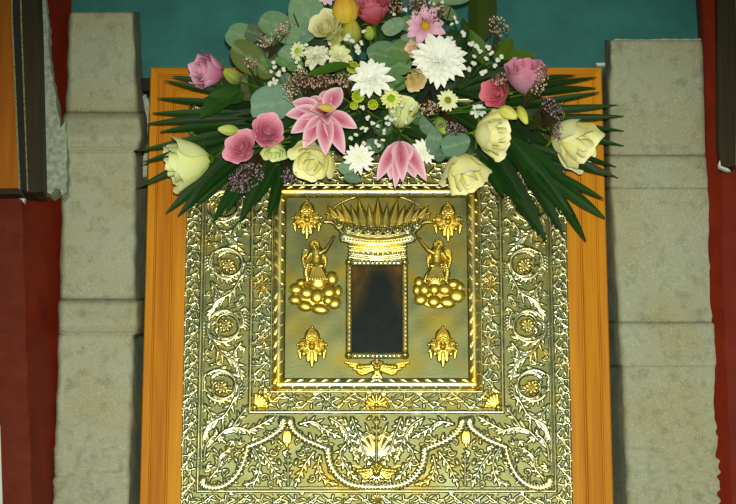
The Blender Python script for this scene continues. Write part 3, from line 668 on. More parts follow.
# --- centre panel sheet with the recess for the painting
cp = Relief(xr1 - 6, zt_r1 - 6, mir(xr1) + 6, zb_r0 + 6, 1.2)
XX, ZZ = np.meshgrid(cp.xs, cp.zs)
cp.H = 0.35 + 0.10 * np.sin(XX * 0.09 + 1 + np.sin(ZZ * 0.05)) * np.sin(ZZ * 0.07 + np.sin(XX * .06) * 1.5) + 0.05 * np.sin(XX * 0.17 + ZZ * .13 + 2 * np.sin(ZZ * .04))
p0 = A(352, 265); p1 = A(402, 352)
hole = (XX >= p0[0] - 1) & (XX < p1[0] + 0.5) & (ZZ >= p0[1] - 1) & (ZZ < p1[1] + 0.5)
for px, py, r_, a_ in [(300, 325, 16, .35), (440, 322, 18, .45), (330, 215, 20, .3), (430, 215, 20, .35), (345, 360, 14, .4), (410, 362, 14, .4), (290, 280, 12, .4), (462, 290, 12, .4), (320, 240, 10, .3), (340, 270, 8, .5), (412, 280, 8, .5), (455, 250, 14, .35), (377, 210, 40, .35)]:
    x, z = A(px, py); cp.gildspot(x, z, r_, a_ * 1.6)
centre = cp.mesh('centre_panel', BY + 0.002, mask=~hole, parent=icon)

# rosette badges
def badge(px, py, seed):
    r, x, z = relief_at(px, py, 21, 24)
    for q in (1, -1):
        for k, (a, L, w_) in enumerate(((-0.62, 11.5, 3.2), (-0.18, 14.5, 3.4), (0.26, 15.0, 3.4), (0.72, 12.5, 3.2))):
            aa = a if q > 0 else PI - a
            leaf(r, x + math.cos(aa) * 3.5, z + math.sin(aa) * 3.5, aa, L - 2.5, w_, 2.2, curve=q * 0.55, groove=0.25, base=1.0)
            r.stroke([(x + math.cos(aa + .12 * q) * 7, z + math.sin(aa + .12 * q) * 7), (x + math.cos(aa + .12 * q) * (L - 2), z + math.sin(aa + .12 * q) * (L - 2))], 0.8, 0.6, 1.0, base=2.9, n=6)
        leaf(r, x + q * 12.5, z + 5, PI / 2 + q * 0.12, 9, 1.9, 1.8, base=0.5)
        leaf(r, x + q * 1.5, z + 6, PI / 2 - q * 0.42, 11, 3.0, 2.2, curve=q * 0.5, base=0.9)
        leaf(r, x + q * 1.5, z - 6, -PI / 2 + q * 0.45, 9, 3.4, 2.2, curve=-q * 0.4, base=0.9)
        r.stroke([(x + q * 5.5, z - 8), (x + q * 3.5, z - 13), (x + q * 0.6, z - 17)], 1.2, 0.7, 1.2, base=2.4, n=8)
    r.blob(x, z - 9, 7.5, 8.5, 2.6, p=0.35); r.blob(x, z + 9, 6.5, 9.5, 2.4, p=0.35)
    leaf(r, x, z + 8, PI / 2, 14, 3.0, 2.8, base=1.0)
    r.blob(x, z, 7.2, 7.2, 2.9, p=0.2)
    r.stroke([(x - 6.2, z + 1), (x - 5, z - 4.5), (x, z - 7), (x + 5, z - 4.5), (x + 6.2, z + 1)], 1.3, 1.3, 1.8, base=2.8, n=16)
    r.blob(x, z + 0.6, 3.6, 4.6, 3.2, base=2.6); r.blob(x, z - 2.4, 3.2, 2.0, 3.4, base=2.7); r.blob(x, z + 1.2, 0.8, 1.5, 3.4, base=3.1)
    for q in (1, -1): r.blob(x + q * 1.7, z + 2.2, 1.2, 1.1, 3.2, base=2.9)
    r.blob(x, z - 18.5, 1.5, 1.6, 3.0)
    r.mesh('rosette_badge', BY + 0.0012, thr=0.05, parent=centre, gconst=0.85)
for i, (px, py) in enumerate(((307, 218), (448, 220), (312, 345), (443, 345))): badge(px, py, i)
cherub(377, 366, 31, 6.5, 0.9, centre, BY + 0.001, pend=16)

# angels on clouds
def angel(q, ax, hx, hand):
    """q=1: left angel, arm raised to the right; mirrored shapes for the right one"""
    x, z = A(ax, 257); r = Relief(x - 24, z - 26, x + 26, z + 30, 3.2)
    X = lambda d: x + q * d
    r.stroke([(X(0), z - 6), (X(0.5), z + 2), (X(1), z + 10)], 7.0, 5.8, 5.0, 4.8)                       # torso
    r.stroke([(X(1), z + 9), (X(2), z + 24)], 7.0, 11.0, 5.4, 5.2)                                        # skirt
    for k in range(-3, 4): r.stroke([(X(1 + k * 1.3), z + 11), (X(2 + k * 2.7), z + 23)], 1.0, 1.5, 0.9, 1.0, base=5.0, n=6)
    r.stroke([(X(-4.5), z + 10.5), (X(6.5), z + 9.5)], 1.2, 1.2, 0.9, base=4.8, n=5)                        # belt
    r.blob(X(1), z - 0.8, 5.5, 3.4, 5.0)
    hd = A(hx, 246); hxx, hz = hd
    r.stroke([(hxx, hz + 4), (X(0), z - 5)], 2.2, 2.8, 4.2, 4.2, n=4)                                      # neck
    r.blob(hxx, hz, 4.7, 5.6, 5.6)
    for a in range(9):
        t = PI + a * PI / 8; r.blob(hxx + 4.2 * math.cos(t), hz - 0.6 + 4.6 * math.sin(t), 1.8, 1.8, 5.4)    # curls
    r.blob(hxx + q * 0.6, hz + 0.9, 0.8, 1.5, 6.7); r.blob(hxx - q * 1.6, hz - .4, 1.0, 0.7, 6.0); r.blob(hxx + q * 2.2, hz - .4, 1.0, 0.7, 6.0); r.blob(hxx + q * 0.6, hz + 3.1, 1.3, 0.6, 6.1)
    hp = A(*hand); el = (X(9.5), z - 7.5)
    r.stroke([(X(4.5), z - 4.5), el], 3.2, 2.5, 4.6, 4.4, n=6); r.stroke([el, hp], 2.5, 1.5, 4.4, 3.8, n=8)   # raised arm
    for k in range(4): r.stroke([hp, (hp[0] + q * (0.2 + k * 0.9), hp[1] - 4.2 + abs(k - 1.2) * 0.7)], 0.85, 0.5, 3.4, 2.6, n=3)
    r.stroke([hp, (hp[0] - q * 2.0, hp[1] - 2.2)], 0.8, 0.5, 3.4, 2.6, n=3)
    # lowered arm holding a fold
    r.stroke([(X(-5.2), z - 4), (X(-9.0), z + 2.5)], 2.8, 2.2, 4.4, 4.0, n=5); r.stroke([(X(-9.0), z + 2.5), (X(-5.4), z + 7.5)], 2.1, 1.5, 4.0, 4.4, n=5)
    for k in range(4): r.stroke([(X(-5.4), z + 7.5), (X(-3.0 + 0.3 * k), z + 7 + k * 0.8)], 0.8, 0.5, 4.6, 4.2, n=3)
    # wings
    for k in range(6):
        r.stroke([(X(-4), z - 5), (X(-12 - k * 0.2), z - 7 + k * 1.5), (X(-13.5 + k * 0.9), z + 2 + k * 3.0)], 2.0, 1.2, 2.6, 1.8, groove=0.3, base=0.3)
        r.stroke([(X(5), z - 3), (X(9.5), z - 1 + k), (X(10.5 - k * .6), z + 3 + k * 2.2)], 1.7, 1.0, 2.2, 1.6, groove=0.3, base=0.2)
    # trailing drape
    r.stroke([(X(-8), z + 8), (X(-10), z + 15), (X(-8), z + 24)], 2.2, 3.2, 3.0, 2.6, groove=0.25)
    r.stroke([(X(6), z + 12), (X(10), z + 18), (X(12), z + 24)], 2.0, 3.0, 3.0, 2.6, groove=0.25)
    return r.mesh('angel_figure', BY + 0.0015, thr=0.05, parent=centre, gconst=0.86)
angel(1, 316, 314.5, (332.5, 239)); angel(-1, 437.5, 438.5, (419.5, 239.5))
puffL = [(296, 289, 6.2, 5.2), (306.5, 292.5, 6.4, 5.6), (317, 296, 6.2, 6.6), (329, 292, 6.4, 5.6), (295, 299.5, 6, 4.6), (305, 306, 6.8, 4.8), (320, 309, 8, 4.8), (334.5, 303, 6, 5.4), (332, 278, 5.4, 6.2), (338, 291, 4.2, 5.4), (301, 283, 4.6, 3.8), (328, 300, 5, 5)]
puffR = [(421, 299, 6.2, 5.4), (434, 301, 6.2, 5.4), (447.5, 302, 7.4, 5.2), (457, 295, 7.4, 6.6), (424.6, 289, 5.2, 5.8), (434.5, 289, 5.2, 5.4), (445, 289, 6.4, 5.4), (453.5, 284, 5.8, 4.6), (417, 289.5, 4.2, 5.2), (419, 282, 4.6, 4.8), (460, 287, 4, 4.5)]
v_, f_ = ball_vf((0, 0, 0), 1, 1, 1, 16, 9); puff_me = pyd('cloud_puff', v_, f_)
a_ = puff_me.attributes.new('gild', 'FLOAT', 'POINT'); a_.data.foreach_set('value', [0.92] * len(puff_me.vertices))
for side in (puffL, puffR):
    ax_ = sum(p[0] for p in side) / len(side); cz_ = P(ax_, 300, BY)
    cl = None
    xs_ = A(ax_, 294); r = Relief(xs_[0] - 24, xs_[1] - 20, xs_[0] + 24, xs_[1] + 20, 2); r.blob(xs_[0], xs_[1], 21, 14, 2.0, p=0.35)
    cl = r.mesh('cloud_bank', BY + 0.0015, thr=0.05, parent=centre, gconst=0.85)
    # sub-part level: puffs sit beside the bank as children of the centre panel
    for (px, py, rx, rz) in side:
        o = link('cloud_puff', puff_me, M_METAL, centre); p = P(px, py, BY - 2.2 * S)
        o.location = o.location + p; o.scale = (rx * 1.15 * S, 3.4 * S, rz * 1.18 * S)
        o.rotation_euler = (0, random.uniform(-0.25, 0.25), 0)

# crown above the painting
bpx = P(378, 232, BY)
def crown():
    c0 = A(378, 262)
    # halo arc plate
    r = Relief(c0[0] - 60, c0[1] - 78, c0[0] + 60, c0[1] + 6, 2.0)
    arc = [A(378 + 52 * math.cos(t), 222 + 28 * math.sin(t) * -1) for t in [PI * k / 10 for k in range(11)]]
    r.stroke(arc, 1.0, 1.0, 1.6, n=50)
    root = r.mesh('crown_halo', BY + 0.0015, thr=0.05, parent=centre, gconst=0.65)
    # band layers
    r = Relief(c0[0] - 48, c0[1] - 44, c0[0] + 48, c0[1] + 4, 2.6)
    r.stroke([A(345, 236), A(360, 240), A(378, 241.5), A(396, 240), A(411, 236)], 6.2, 6.2, 2.8, n=24, p=0.35)
    for dz_, w_, h_ in ((-5.5, 1.2, 3.8), (-0.5, 1.0, 3.5), (4.8, 1.3, 4.0)):
        r.stroke([A(343 - dz_ * .3, 236 + dz_), A(360, 240 + dz_), A(378, 241.5 + dz_), A(396, 240 + dz_), A(412 + dz_ * .3, 236 + dz_)], w_, w_, h_, n=24)
    for dz_, w_, h_ in ((-5.0, 1.6, 2.6), (-1.2, 1.3, 2.0), (2.2, 1.5, 2.4), (6.0, 1.8, 2.8)): r.stroke([A(349, 251 + dz_), A(378, 254 + dz_), A(406, 251 + dz_)], w_, w_, h_, n=12)
    r.stroke([A(356, 252), A(378, 254.5), A(400, 252)], 7.0, 7.0, 0.9, n=12, p=0.2)
    r.gildspot(*A(360, 243), 9, .8); r.gildspot(*A(396, 243), 9, .8); r.gildspot(*A(378, 245), 9, .8)
    for k in range(24): x, z = A(344.5 + k * 2.9, 239 + 3.2 * math.sin(PI * k / 23)); r.blob(x, z, 1.1, 1.1, 3.9)
    for k in range(12): x, z = A(351 + k * 4.9, 252.5 + 1.5 * math.sin(PI * k / 11)); r.blob(x, z, 2.0, 1.6, 3.2)
    r.mesh('crown_band', BY + 0.0005, thr=0.05, parent=centre)
    n = 9
    for k in range(n):                                         # scalloped jewels
        t = k / (n - 1) * 2 - 1; px = 378 + t * 39; py = 230 - 7 * t * t + 2
        x, z = A(px, py); r = Relief(x - 6, z - 7, x + 6, z + 6, 3)
        r.stroke([(x - 4, z - 2), (x - 3, z + 2.5), (x, z + 4), (x + 3, z + 2.5), (x + 4, z - 2)], 1.2, 1.2, 3.6, n=12); r.blob(x, z, 3.2, 3.6, 5.2); r.blob(x, z - 5, 1.3, 1.8, 3.6)
        r.mesh('crown_jewel', BY - 0.001, thr=0.05, parent=centre, gconst=0.05)
    n = 13
    for k in range(n):                                         # gilded flame leaves
        t = k / (n - 1) * 2 - 1; bx, by = 378 + t * 41, 227 - 9 * t * t; L = (32 if k % 2 == 0 else 26) * (1 - 0.48 * t * t); a = -PI / 2 + t * 0.62
        x, z = A(bx, by); r = Relief(x - 34, z - 40, x + 34, z + 5, 2.4)
        tip = (x + math.cos(a) * L, z + math.sin(a) * L); mid = (x + math.cos(a) * L * 0.5, z + math.sin(a) * L * 0.5)
        wv = 6.8 if k % 2 == 0 else 5.0
        nn = 26
        XX, ZZ = np.meshgrid(r.xs, r.zs); dx, dz = XX - x, ZZ - z; u = (dx * math.cos(a) + dz * math.sin(a)) / L; v = (-dx * math.sin(a) + dz * math.cos(a))
        wd = wv * np.clip(np.minimum(0.55 + u * 2.2, (1 - u) * 1.35), 0, 1.0); ok = (u > 0) & (u < 1) & (np.abs(v) < wd)
        q_ = np.abs(v) / np.maximum(wd, 1e-3); r.H = np.where(ok, (2.3 if k % 2 == 0 else 1.4) * np.maximum(1 - q_ ** 1.6, 0) * (1 - 0.25 * np.exp(-(q_ / 0.15) ** 2)) + 0.7, 0)
        r.mesh('crown_leaf', BY + 0.001, thr=0.05, parent=centre, gconst=0.8 if k % 2 == 0 else 0.62)
    for q in (-1, 1):
        r = Relief(c0[0] - 66, c0[1] - 60, c0[0] + 66, c0[1], 2.2)
        r.stroke([A(378 + q * 34, 234), A(378 + q * 45, 223), A(378 + q * 54, 222)], 2.0, 1.2, 2.8, n=12)
        r.stroke([A(378 + q * 38, 230), A(378 + q * 46, 216), A(378 + q * 52, 213)], 1.8, 1.0, 2.6, n=12)
        r.mesh('crown_scroll', BY + 0.001, thr=0.05, parent=centre, gconst=0.35)
crown()

# painting and its little frame
cx0, cz0 = p0; cx1, cz1 = p1
def paint_mesh():
    nx, nz = 60, 100; vs, fs, cols = [], [], []
    for j in range(nz + 1):
        for i in range(nx + 1):
            u, v = i / nx, j / nz; vs.append((S * (cx0 - 2 + (cx1 - cx0 + 4) * u), BY + 0.006, CZ - S * (cz0 - 2 + (cz1 - cz0 + 4) * v)))
            n1 = noise.noise(Vector((u * 6, v * 9, 0))); n2 = noise.noise(Vector((u * 25, v * 40, 3)))
            d1 = 1.15 - math.hypot((u - 0.56) / 0.22, (v - 0.30) / 0.22); d2 = ((0.20 + (v - 0.30) * 0.9) - abs(u - 0.53)) * 4 if v > 0.3 else -9; d3 = (v - 0.66) * 8
            fig = max(0, min(1, 0.5 + 1.1 * max(d1, d2, d3) + 0.5 * n1)); g = max(0, 1 - v * 1.15)
            bgc = (36 + 50 * g + 30 * n1, 30 + 32 * g + 20 * n1, 16 + 6 * g); fc = (12 + 5 * n1, 22 + 8 * n1, 24 + 6 * n2); c = mixc(bgc, fc, fig)
            if math.hypot((u - 0.58) / 0.14, (v - 0.6) / 0.10) < 1 and n2 > 0.15: c = (18, 32, 34)
            cols.append(lin([max(3, q + 4 * n2) for q in c]))
    for j in range(nz):
        for i in range(nx): a = j * (nx + 1) + i; fs.append((a, a + nx + 1, a + nx + 2, a + 1))
    return pyd('painting', vs, fs, cols)
M_PAINT = mat('dark_varnished_painting', attr=True, rough=0.22, spec=0.5)
tag(link('painting', paint_mesh(), M_PAINT, icon), 'darkened painted panel with a barely visible standing figure')
for (a, b, c, d) in ((cx0 - 3, cz0 - 3, cx1 + 3, cz0 - 3), (cx0 - 3, cz1 + 3, cx1 + 3, cz1 + 3), (cx0 - 3, cz0 - 3, cx0 - 3, cz1 + 3), (cx1 + 3, cz0 - 3, cx1 + 3, cz1 + 3)):
    r = Relief(min(a, c) - 4, min(b, d) - 4, max(a, c) + 4, max(b, d) + 4, 2.6); r.stroke([(a, b), (c, d)], 3.2, 3.2, 2.6, n=1, p=0.4)
    L = abs(c - a) + abs(d - b); n = int(L / 4.2); 
    for i in range(n + 1):
        t = i / n; x, z = a + (c - a) * t, b + (d - b) * t
        if a == c: r.stroke([(x - 1.4, z - 1.5), (x + 1.4, z + 1.5)], 0.8, 0.8, 0.9, base=2.3, n=2)
        else: r.blob(x, z, 1.5, 1.3, 1.4, base=2.2)
    r.G += 0.12 if b == d else 0.45
    r.mesh('picture_bead', BY + 0.0012, thr=0.05, parent=centre)
for x in (cx0 - 3, cx1 + 3):
    for z in (cz0 - 3, cz1 + 3):
        r = Relief(x - 5, z - 5, x + 5, z + 5, 3.2); r.blob(x, z, 3.9, 3.9, 5.4); r.mesh('corner_knob', BY, thr=0.05, parent=centre, gconst=0.45)

# ------------------------------------------------------------ flowers
FOAM = P(376, 108, -0.045)
def frame(axis):
    w_ = Vector(axis).normalized(); u_ = w_.cross(Vector((0.05, 0.2, 1)));
    if u_.length < 0.05: u_ = w_.cross(Vector((1, 0, 0)))
    u_.normalize(); return u_, w_.cross(u_).normalized(), w_
def gridmesh(name, fn, nu, nv):
    vs, fs, cols = [], [], []
    for j in range(nv + 1):
        for i in range(nu + 1):
            p, c = fn(i / nu * 2 - 1, j / nv); vs.append(p); cols.append(c)
    for j in range(nv):
        for i in range(nu): a = j * (nu + 1) + i; fs.append((a, a + 1, a + nu + 2, a + nu + 1))
    return pyd(name, vs, fs, cols)
GREEN = lin((70, 104, 24)); DGREEN = lin((24, 62, 20)); YGREEN = lin((150, 176, 40))
def stem(root, a, b=None, r=0.0022, col=GREEN, name='stem'):
    a = Vector(a); b = Vector(b) if b is not None else FOAM + Vector((random.uniform(-.06, .06), 0.0, random.uniform(-.02, .03)))
    m = (a + b) / 2 + Vector((0, 0.01, -0.008)); v, f = tube_vf([a, a.lerp(m, .5) + Vector((0, .004, 0)), m, m.lerp(b, .5), b], r, r, 6)
    return link(name, pyd(name, v, f, [col] * len(v)), M_LEAF, root)
def rose(label, px, py, Y, size, axis, cols, n=16, opened=0.6, name='rose', frill=0.06, group=None, H=1.15, sepals=True, stem_to=None):
    c = P(px, py, Y); s = SC(py, Y) * size; u_, v_, w_ = frame(axis); base = c - w_ * s * H * 0.5
    root = thing(name, base, label, 'flower', group); inner, outer, edge = [lin(q) for q in cols]
    for k in range(n):
        t = k / (n - 1); phi = k * 2.399 + random.uniform(-.25, .25); Rk = s * (0.16 + 0.70 * t ** 0.85) * (0.75 + 0.35 * opened); Hk = s * H * (1.0 - 0.30 * t * opened + random.uniform(-.04, .04))
        half = (1.5 - 0.65 * t); flare = opened * (t ** 1.3) * s * 0.55; ph = random.uniform(0, 6)
        def fn(uu, vv):
            wsh = math.sin(PI * (0.10 + 0.62 * vv)) ** 0.6
            top = 1 - 0.17 * abs(uu) ** 2.4 * vv
            vz = vv * top
            rr = Rk * (0.22 + 0.78 * math.sin(min(1, vz * 1.25) * PI / 2) ** 0.8) + flare * max(0, vz - 0.55) ** 1.5 * 2.2 - (1 - t) * 0.25 * Rk * max(0, vz - .6)
            an = phi + uu * half * wsh; z = Hk * (vz - flare / s * max(0, vz - 0.8) ** 1.2 * 0.9) + frill * s * math.sin(uu * 6 + ph) * vv ** 4 * t
            rr += frill * s * math.sin(uu * 5 + ph * 2) * vv ** 3 * t
            pt = u_ * math.cos(an) * rr + v_ * math.sin(an) * rr + w_ * z + base
            cc = mixc(inner, outer, t); cc = mixc(cc, edge, vv ** 3 * 0.8); cc = mixc(cc, lin((190, 200, 90)), max(0, 0.3 - vv) * 0.7)
            return pt, cc
        link('petal', gridmesh('petal', fn, 8, 8), M_PETAL, root)
    if sepals:
        for k in range(5):
            an0 = k * 2 * PI / 5 + 0.4
            def fn(uu, vv):
                rr = s * (0.18 + 0.50 * vv) ; an = an0 + uu * 0.35 * (1 - vv); z = s * (0.02 + 0.45 * vv - .3 * vv * vv); return base + u_ * math.cos(an) * rr + v_ * math.sin(an) * rr + w_ * (z - 0.05 * s), mixc(GREEN, YGREEN, vv)
            link('sepal', gridmesh('sepal', fn, 2, 4), M_LEAF, root)
        v, f = ball_vf(base, s * 0.2, s * 0.2, s * 0.2, 8, 6); link('receptacle', pyd('receptacle', v, f, [GREEN] * len(v)), M_LEAF, root)
    stem(root, base, stem_to)
    return root
CREAM = ((250, 244, 140), (252, 251, 184), (254, 254, 212)); CREAMG = ((220, 236, 124), (232, 244, 164), (246, 252, 200)); PINK = ((212, 88, 130), (232, 128, 172), (250, 190, 210))
LILAC = ((206, 92, 130), (208, 142, 178), (236, 150, 186)); CORAL = ((220, 84, 116), (236, 110, 140), (246, 150, 170)); MAG = ((200, 14, 60), (188, 24, 76), (232, 130, 160)); PALEPINK = ((206, 40, 110), (216, 122, 184), (242, 196, 222))
rose('cream-green rose bloom lying sideways at the far left of the arrangement', 187, 163, -0.075, 30, (-1, -0.25, -0.25), CREAMG, 13, 0.55, H=1.55, stem_to=P(232, 133, -0.05))
rose('pink and lilac rose bud at upper left over the frame corner', 209, 72, -0.075, 23, (-0.9, -0.7, -0.05), PALEPINK, 14, 0.45, H=1.4, frill=.09, stem_to=P(262, 84, -0.05))
rose('small open pink rose, lower left of the pink pair', 241, 147, -0.095, 17, (-0.25, -1, 0.05), PINK, 17, 0.8, H=0.9)
rose('small open pink rose, upper right of the pink pair', 268, 131, -0.10, 18, (0.25, -1, 0.15), PINK, 17, 0.75, H=0.9)
rose('pale green rose half hidden below the pink pair of roses', 274, 150, -0.080, 16, (-0.1, -0.5, -0.9), CREAMG, 11, 0.5, H=1.2)
rose('large cream rose directly below the pink lily', 315, 159, -0.10, 26, (-0.3, -0.6, -0.75), CREAM, 11, 0.6, H=1.25)
rose('cream rose bloom below the grey-green leaf, lowest on the right', 464, 171, -0.095, 28, (0.25, -0.38, -0.85), CREAM, 9, 0.5, H=1.45, frill=.09)
rose('cream rose with ruffled edge facing right, mid right of the bouquet', 491, 135, -0.10, 26, (0.85, -0.5, -0.25), CREAM, 11, 0.7, H=1.3, frill=.10)
rose('large cream rose at the far right of the bouquet over the frame', 572, 140, -0.080, 32, (0.6, -0.42, -0.62), CREAM, 10, 0.6, H=1.45, frill=.09, stem_to=P(530, 118, -.05))
rose('dusky lilac-pink rose at upper right, the larger of the touching pair', 527, 77, -0.085, 28, (-0.05, -0.6, 0.75), LILAC, 12, 0.45, H=1.25)
rose('coral-pink rose left of and below the lilac rose', 498, 93, -0.112, 19, (-0.5, -0.9, -0.25), CORAL, 14, 0.4, H=1.15)
rose('crimson rose bud at the top edge right of the yellow tulip', 372, 11, -0.115, 21, (-0.2, -0.8, 0.6), MAG, 18, 0.45, H=1.45, stem_to=P(378, 60, -.06))
rose('small cream rose beside the yellow tulip at the upper left of centre', 326, 27, -0.12, 18, (-0.35, -1, 0.2), ((226, 220, 130), (234, 236, 180), (240, 240, 205)), 16, 0.7, H=0.95)
rose('small peach rose bud left of and below the large white chrysanthemum', 415, 78, -0.145, 15, (0.1, -0.75, -0.5), ((255, 240, 150), (255, 242, 186), (255, 226, 196)), 12, 0.3, H=1.6)
rose('curled pinkish cream bud left of the large white chrysanthemum', 413, 49, -0.13, 10, (-0.5, -0.8, -.3), ((240, 214, 170), (248, 226, 190), (250, 206, 200)), 8, 0.5, H=1.3, name='flower_bud')
rose('pale yellow-green freesia bloom between the green-eyed daisy and drooping lily', 403, 114, -0.105, 21, (0.3, -0.75, 0.5), CREAMG, 9, 0.5, H=1.5, name='freesia')
rose('yellow-green bloom under the small cream rose at top left of centre', 334, 37, -0.108, 12, (0.3, -0.8, -0.6), ((200, 206, 80), (206, 214, 110), (222, 226, 150)), 8, 0.5, H=1.1, name='freesia')
def bud(label, a, b, Y, wd, cols, name='flower_bud', n=5, cat='flower'):
    """closed bud from photo pixel a (base) to b (tip)"""
    A_, B_ = P(a[0], a[1], Y), P(b[0], b[1], Y - 0.01); ax = B_ - A_; L = ax.length; u_, v_, w_ = frame(ax); s = SC(a[1], Y) * wd; c0, c1 = lin(cols[0]), lin(cols[1])
    root = thing(name, A_, label, cat)
    for k in range(n):
        def fn(uu, vv):
            an = k * 2 * PI / n + uu * 1.0; rr = s * math.sin(PI * (0.10 + 0.84 * vv ** 0.85)) ** 0.75 * (1 + 0.22 * (1 - uu * uu) + 0.08 * (k % 2)); 
            return A_ + w_ * L * vv * (1 - 0.06 * uu * uu) + u_ * math.cos(an) * rr + v_ * math.sin(an) * rr, mixc(mixc(c0, c1, vv), lin((110, 80, 10)), 0.6 * abs(uu) ** 4)
        link('petal', gridmesh('petal', fn, 4, 8), M_PETAL, root)
    stem(root, A_, None, 0.0016); return root
bud('yellow tulip bud at the top edge beside the crimson rose', (346, 24), (344, -6), -0.115, 11, ((214, 190, 40), (234, 170, 20)), name='tulip', n=6)
bud('yellow-green tulip bud under the yellow tulip bud', (351, 45), (351, 18), -0.10, 9, ((120, 140, 20), (196, 190, 50)), name='tulip')
bud('left yellow bud of the pair below the coral rose', (500, 108), (517, 118), -0.10, 5.5, ((190, 200, 60), (240, 236, 130)))
bud('right yellow bud of the pair below the coral rose', (519, 107), (527, 124), -0.098, 4, ((170, 190, 50), (232, 232, 100)))
bud('pale green bud left of the small pink roses', (238, 131), (218, 129), -0.09, 4.5, ((150, 180, 50), (210, 220, 120)))
bud('green bud with brown tip between lilac bud and olive leaf', (240, 82), (224, 70), -0.075, 6, ((60, 100, 20), (170, 190, 50)))
bud('bright green stalk tip beside the blue-grey leaf', (438, 118), (446, 134), -0.105, 5, ((90, 140, 20), (150, 200, 40)))
bud('yellow-green bud under the crimson rose', (370, 40), (369, 26), -0.10, 5, ((120, 160, 30), (160, 190, 50)))

def petal_fn(o, d, side, up, L, W, col_fn, lift=0.0, recurve=0.0, fold=0.15, blunt=0.9):
    def fn(uu, vv):
        wv = W * (math.sin(PI * min(1, vv ** blunt * 0.97 + 0.03)) ** 0.8)
        h = lift * math.sin(vv * PI * 0.75) * L - recurve * vv * vv * L
        return o + d * L * vv + side * uu * wv * 0.5 + up * (h + fold * abs(uu) * wv * 0.5), col_fn(uu, vv)
    return fn
def lily(label, px, py, Y, size, axis, petals, name='lily', throat=True):
    c = P(px, py, Y); s = SC(py, Y); u_, v_, w_ = frame(axis); root = thing(name, c, label, 'flower')
    mid, edge, thr_ = lin((180, 20, 88)), lin((255, 226, 240)), lin((232, 130, 178))
    def col(uu, vv): return mixc(mixc(mid, edge, abs(uu) ** 1.7 * 0.85 + max(0, vv - .55) * 1.6), thr_, 0.12 + 0.2 * max(0, math.sin(vv * 9 + uu * 2)))
    for (dx, dy, L, W, lift, rec, dY) in petals:      # direction in the image, length and width in px
        d = Vector((dx, dY, -dy)).normalized(); up = Vector((0, -1, 0)); up = (up - d * up.dot(d)).normalized(); side = d.cross(up)
        link('petal', gridmesh('petal', petal_fn(c + d * s * 2, d, side, up, L * s, W * s, col, lift, rec, 0.45), 6, 10), M_PETAL, root)
    if throat:
        for k in range(6):
            a = k * PI / 3; d = (Vector((math.cos(a), -1.6, math.sin(a)))).normalized(); v, f = tube_vf([c, c + d * s * 9, c + d * s * 14 + Vector((math.cos(a), 0, math.sin(a))) * s * 3], 0.0009, 0.0006, 5)
            ball_vf(v[-3], s * 1.6, s * 1.2, s * 0.9, 6, 4, v, f); link('stamen', pyd('stamen', v, f, [lin((206, 130, 130))] * len(v)), M_PETAL, root)
    stem(root, c + Vector((0, 0.012, 0))); return root
L1 = lily('large open pink lily with pale-edged petals and yellow throat, left of centre', 325, 113, -0.125, 1, (0, -1, 0),
     [(-1, -0.38, 34, 17, .12, .12, .10), (-1, 0.02, 38, 17, .05, .10, .05), (-0.85, 0.5, 38, 17, .05, .08, .05), (-0.45, 0.75, 40, 18, .05, .1, .0), (0.02, 1, 44, 18, .1, .1, -.1), (0.45, 1, 46, 17, .08, .1, -.05), (0.95, 0.45, 34, 16, .1, .1, .05),
      (0.55, -0.95, 30, 20, .1, .1, .05), (0.0, -1, 24, 14, .15, .1, .2), (-0.6, -0.8, 22, 14, .15, .1, .2), (-0.55, 0.15, 24, 15, .25, -.1, -.5), (0.15, 0.8, 26, 14, .25, -.1, -.5), (0.5, 0.1, 20, 13, .25, -.1, -.5)])
bb = P(328, 108, -0.15); 
def fn(uu, vv):
    an = uu * PI; rr = 0.0065 * math.sin(PI * (0.04 + .92 * vv)) ** .8; return bb + Vector((-0.016 + 0.028 * vv, math.sin(an) * rr, 0.002 + math.cos(an) * rr - .004 * vv)), mixc(lin((226, 190, 80)), lin((190, 170, 50)), vv)
tag(link('throat_petal', gridmesh('throat_petal', fn, 10, 8), M_PETAL, L1), 'yellow curled throat petal')
lily('pink lily hanging face down below the centre of the bouquet', 400, 140, -0.115, 1, (0, -1, 0),
     [(-0.55, 1, 46, 15, .1, .15, -.05), (-0.25, 1, 40, 18, .1, .1, .1), (0.05, 1, 46, 15, .15, .1, -.2), (0.4, 1, 40, 18, .1, .1, .1), (0.62, 1, 48, 15, .1, .15, -.05), (0.15, 1, 26, 22, .2, .0, .1), (-0.1, 1, 50, 12, .1, .2, -.2)], throat=False)
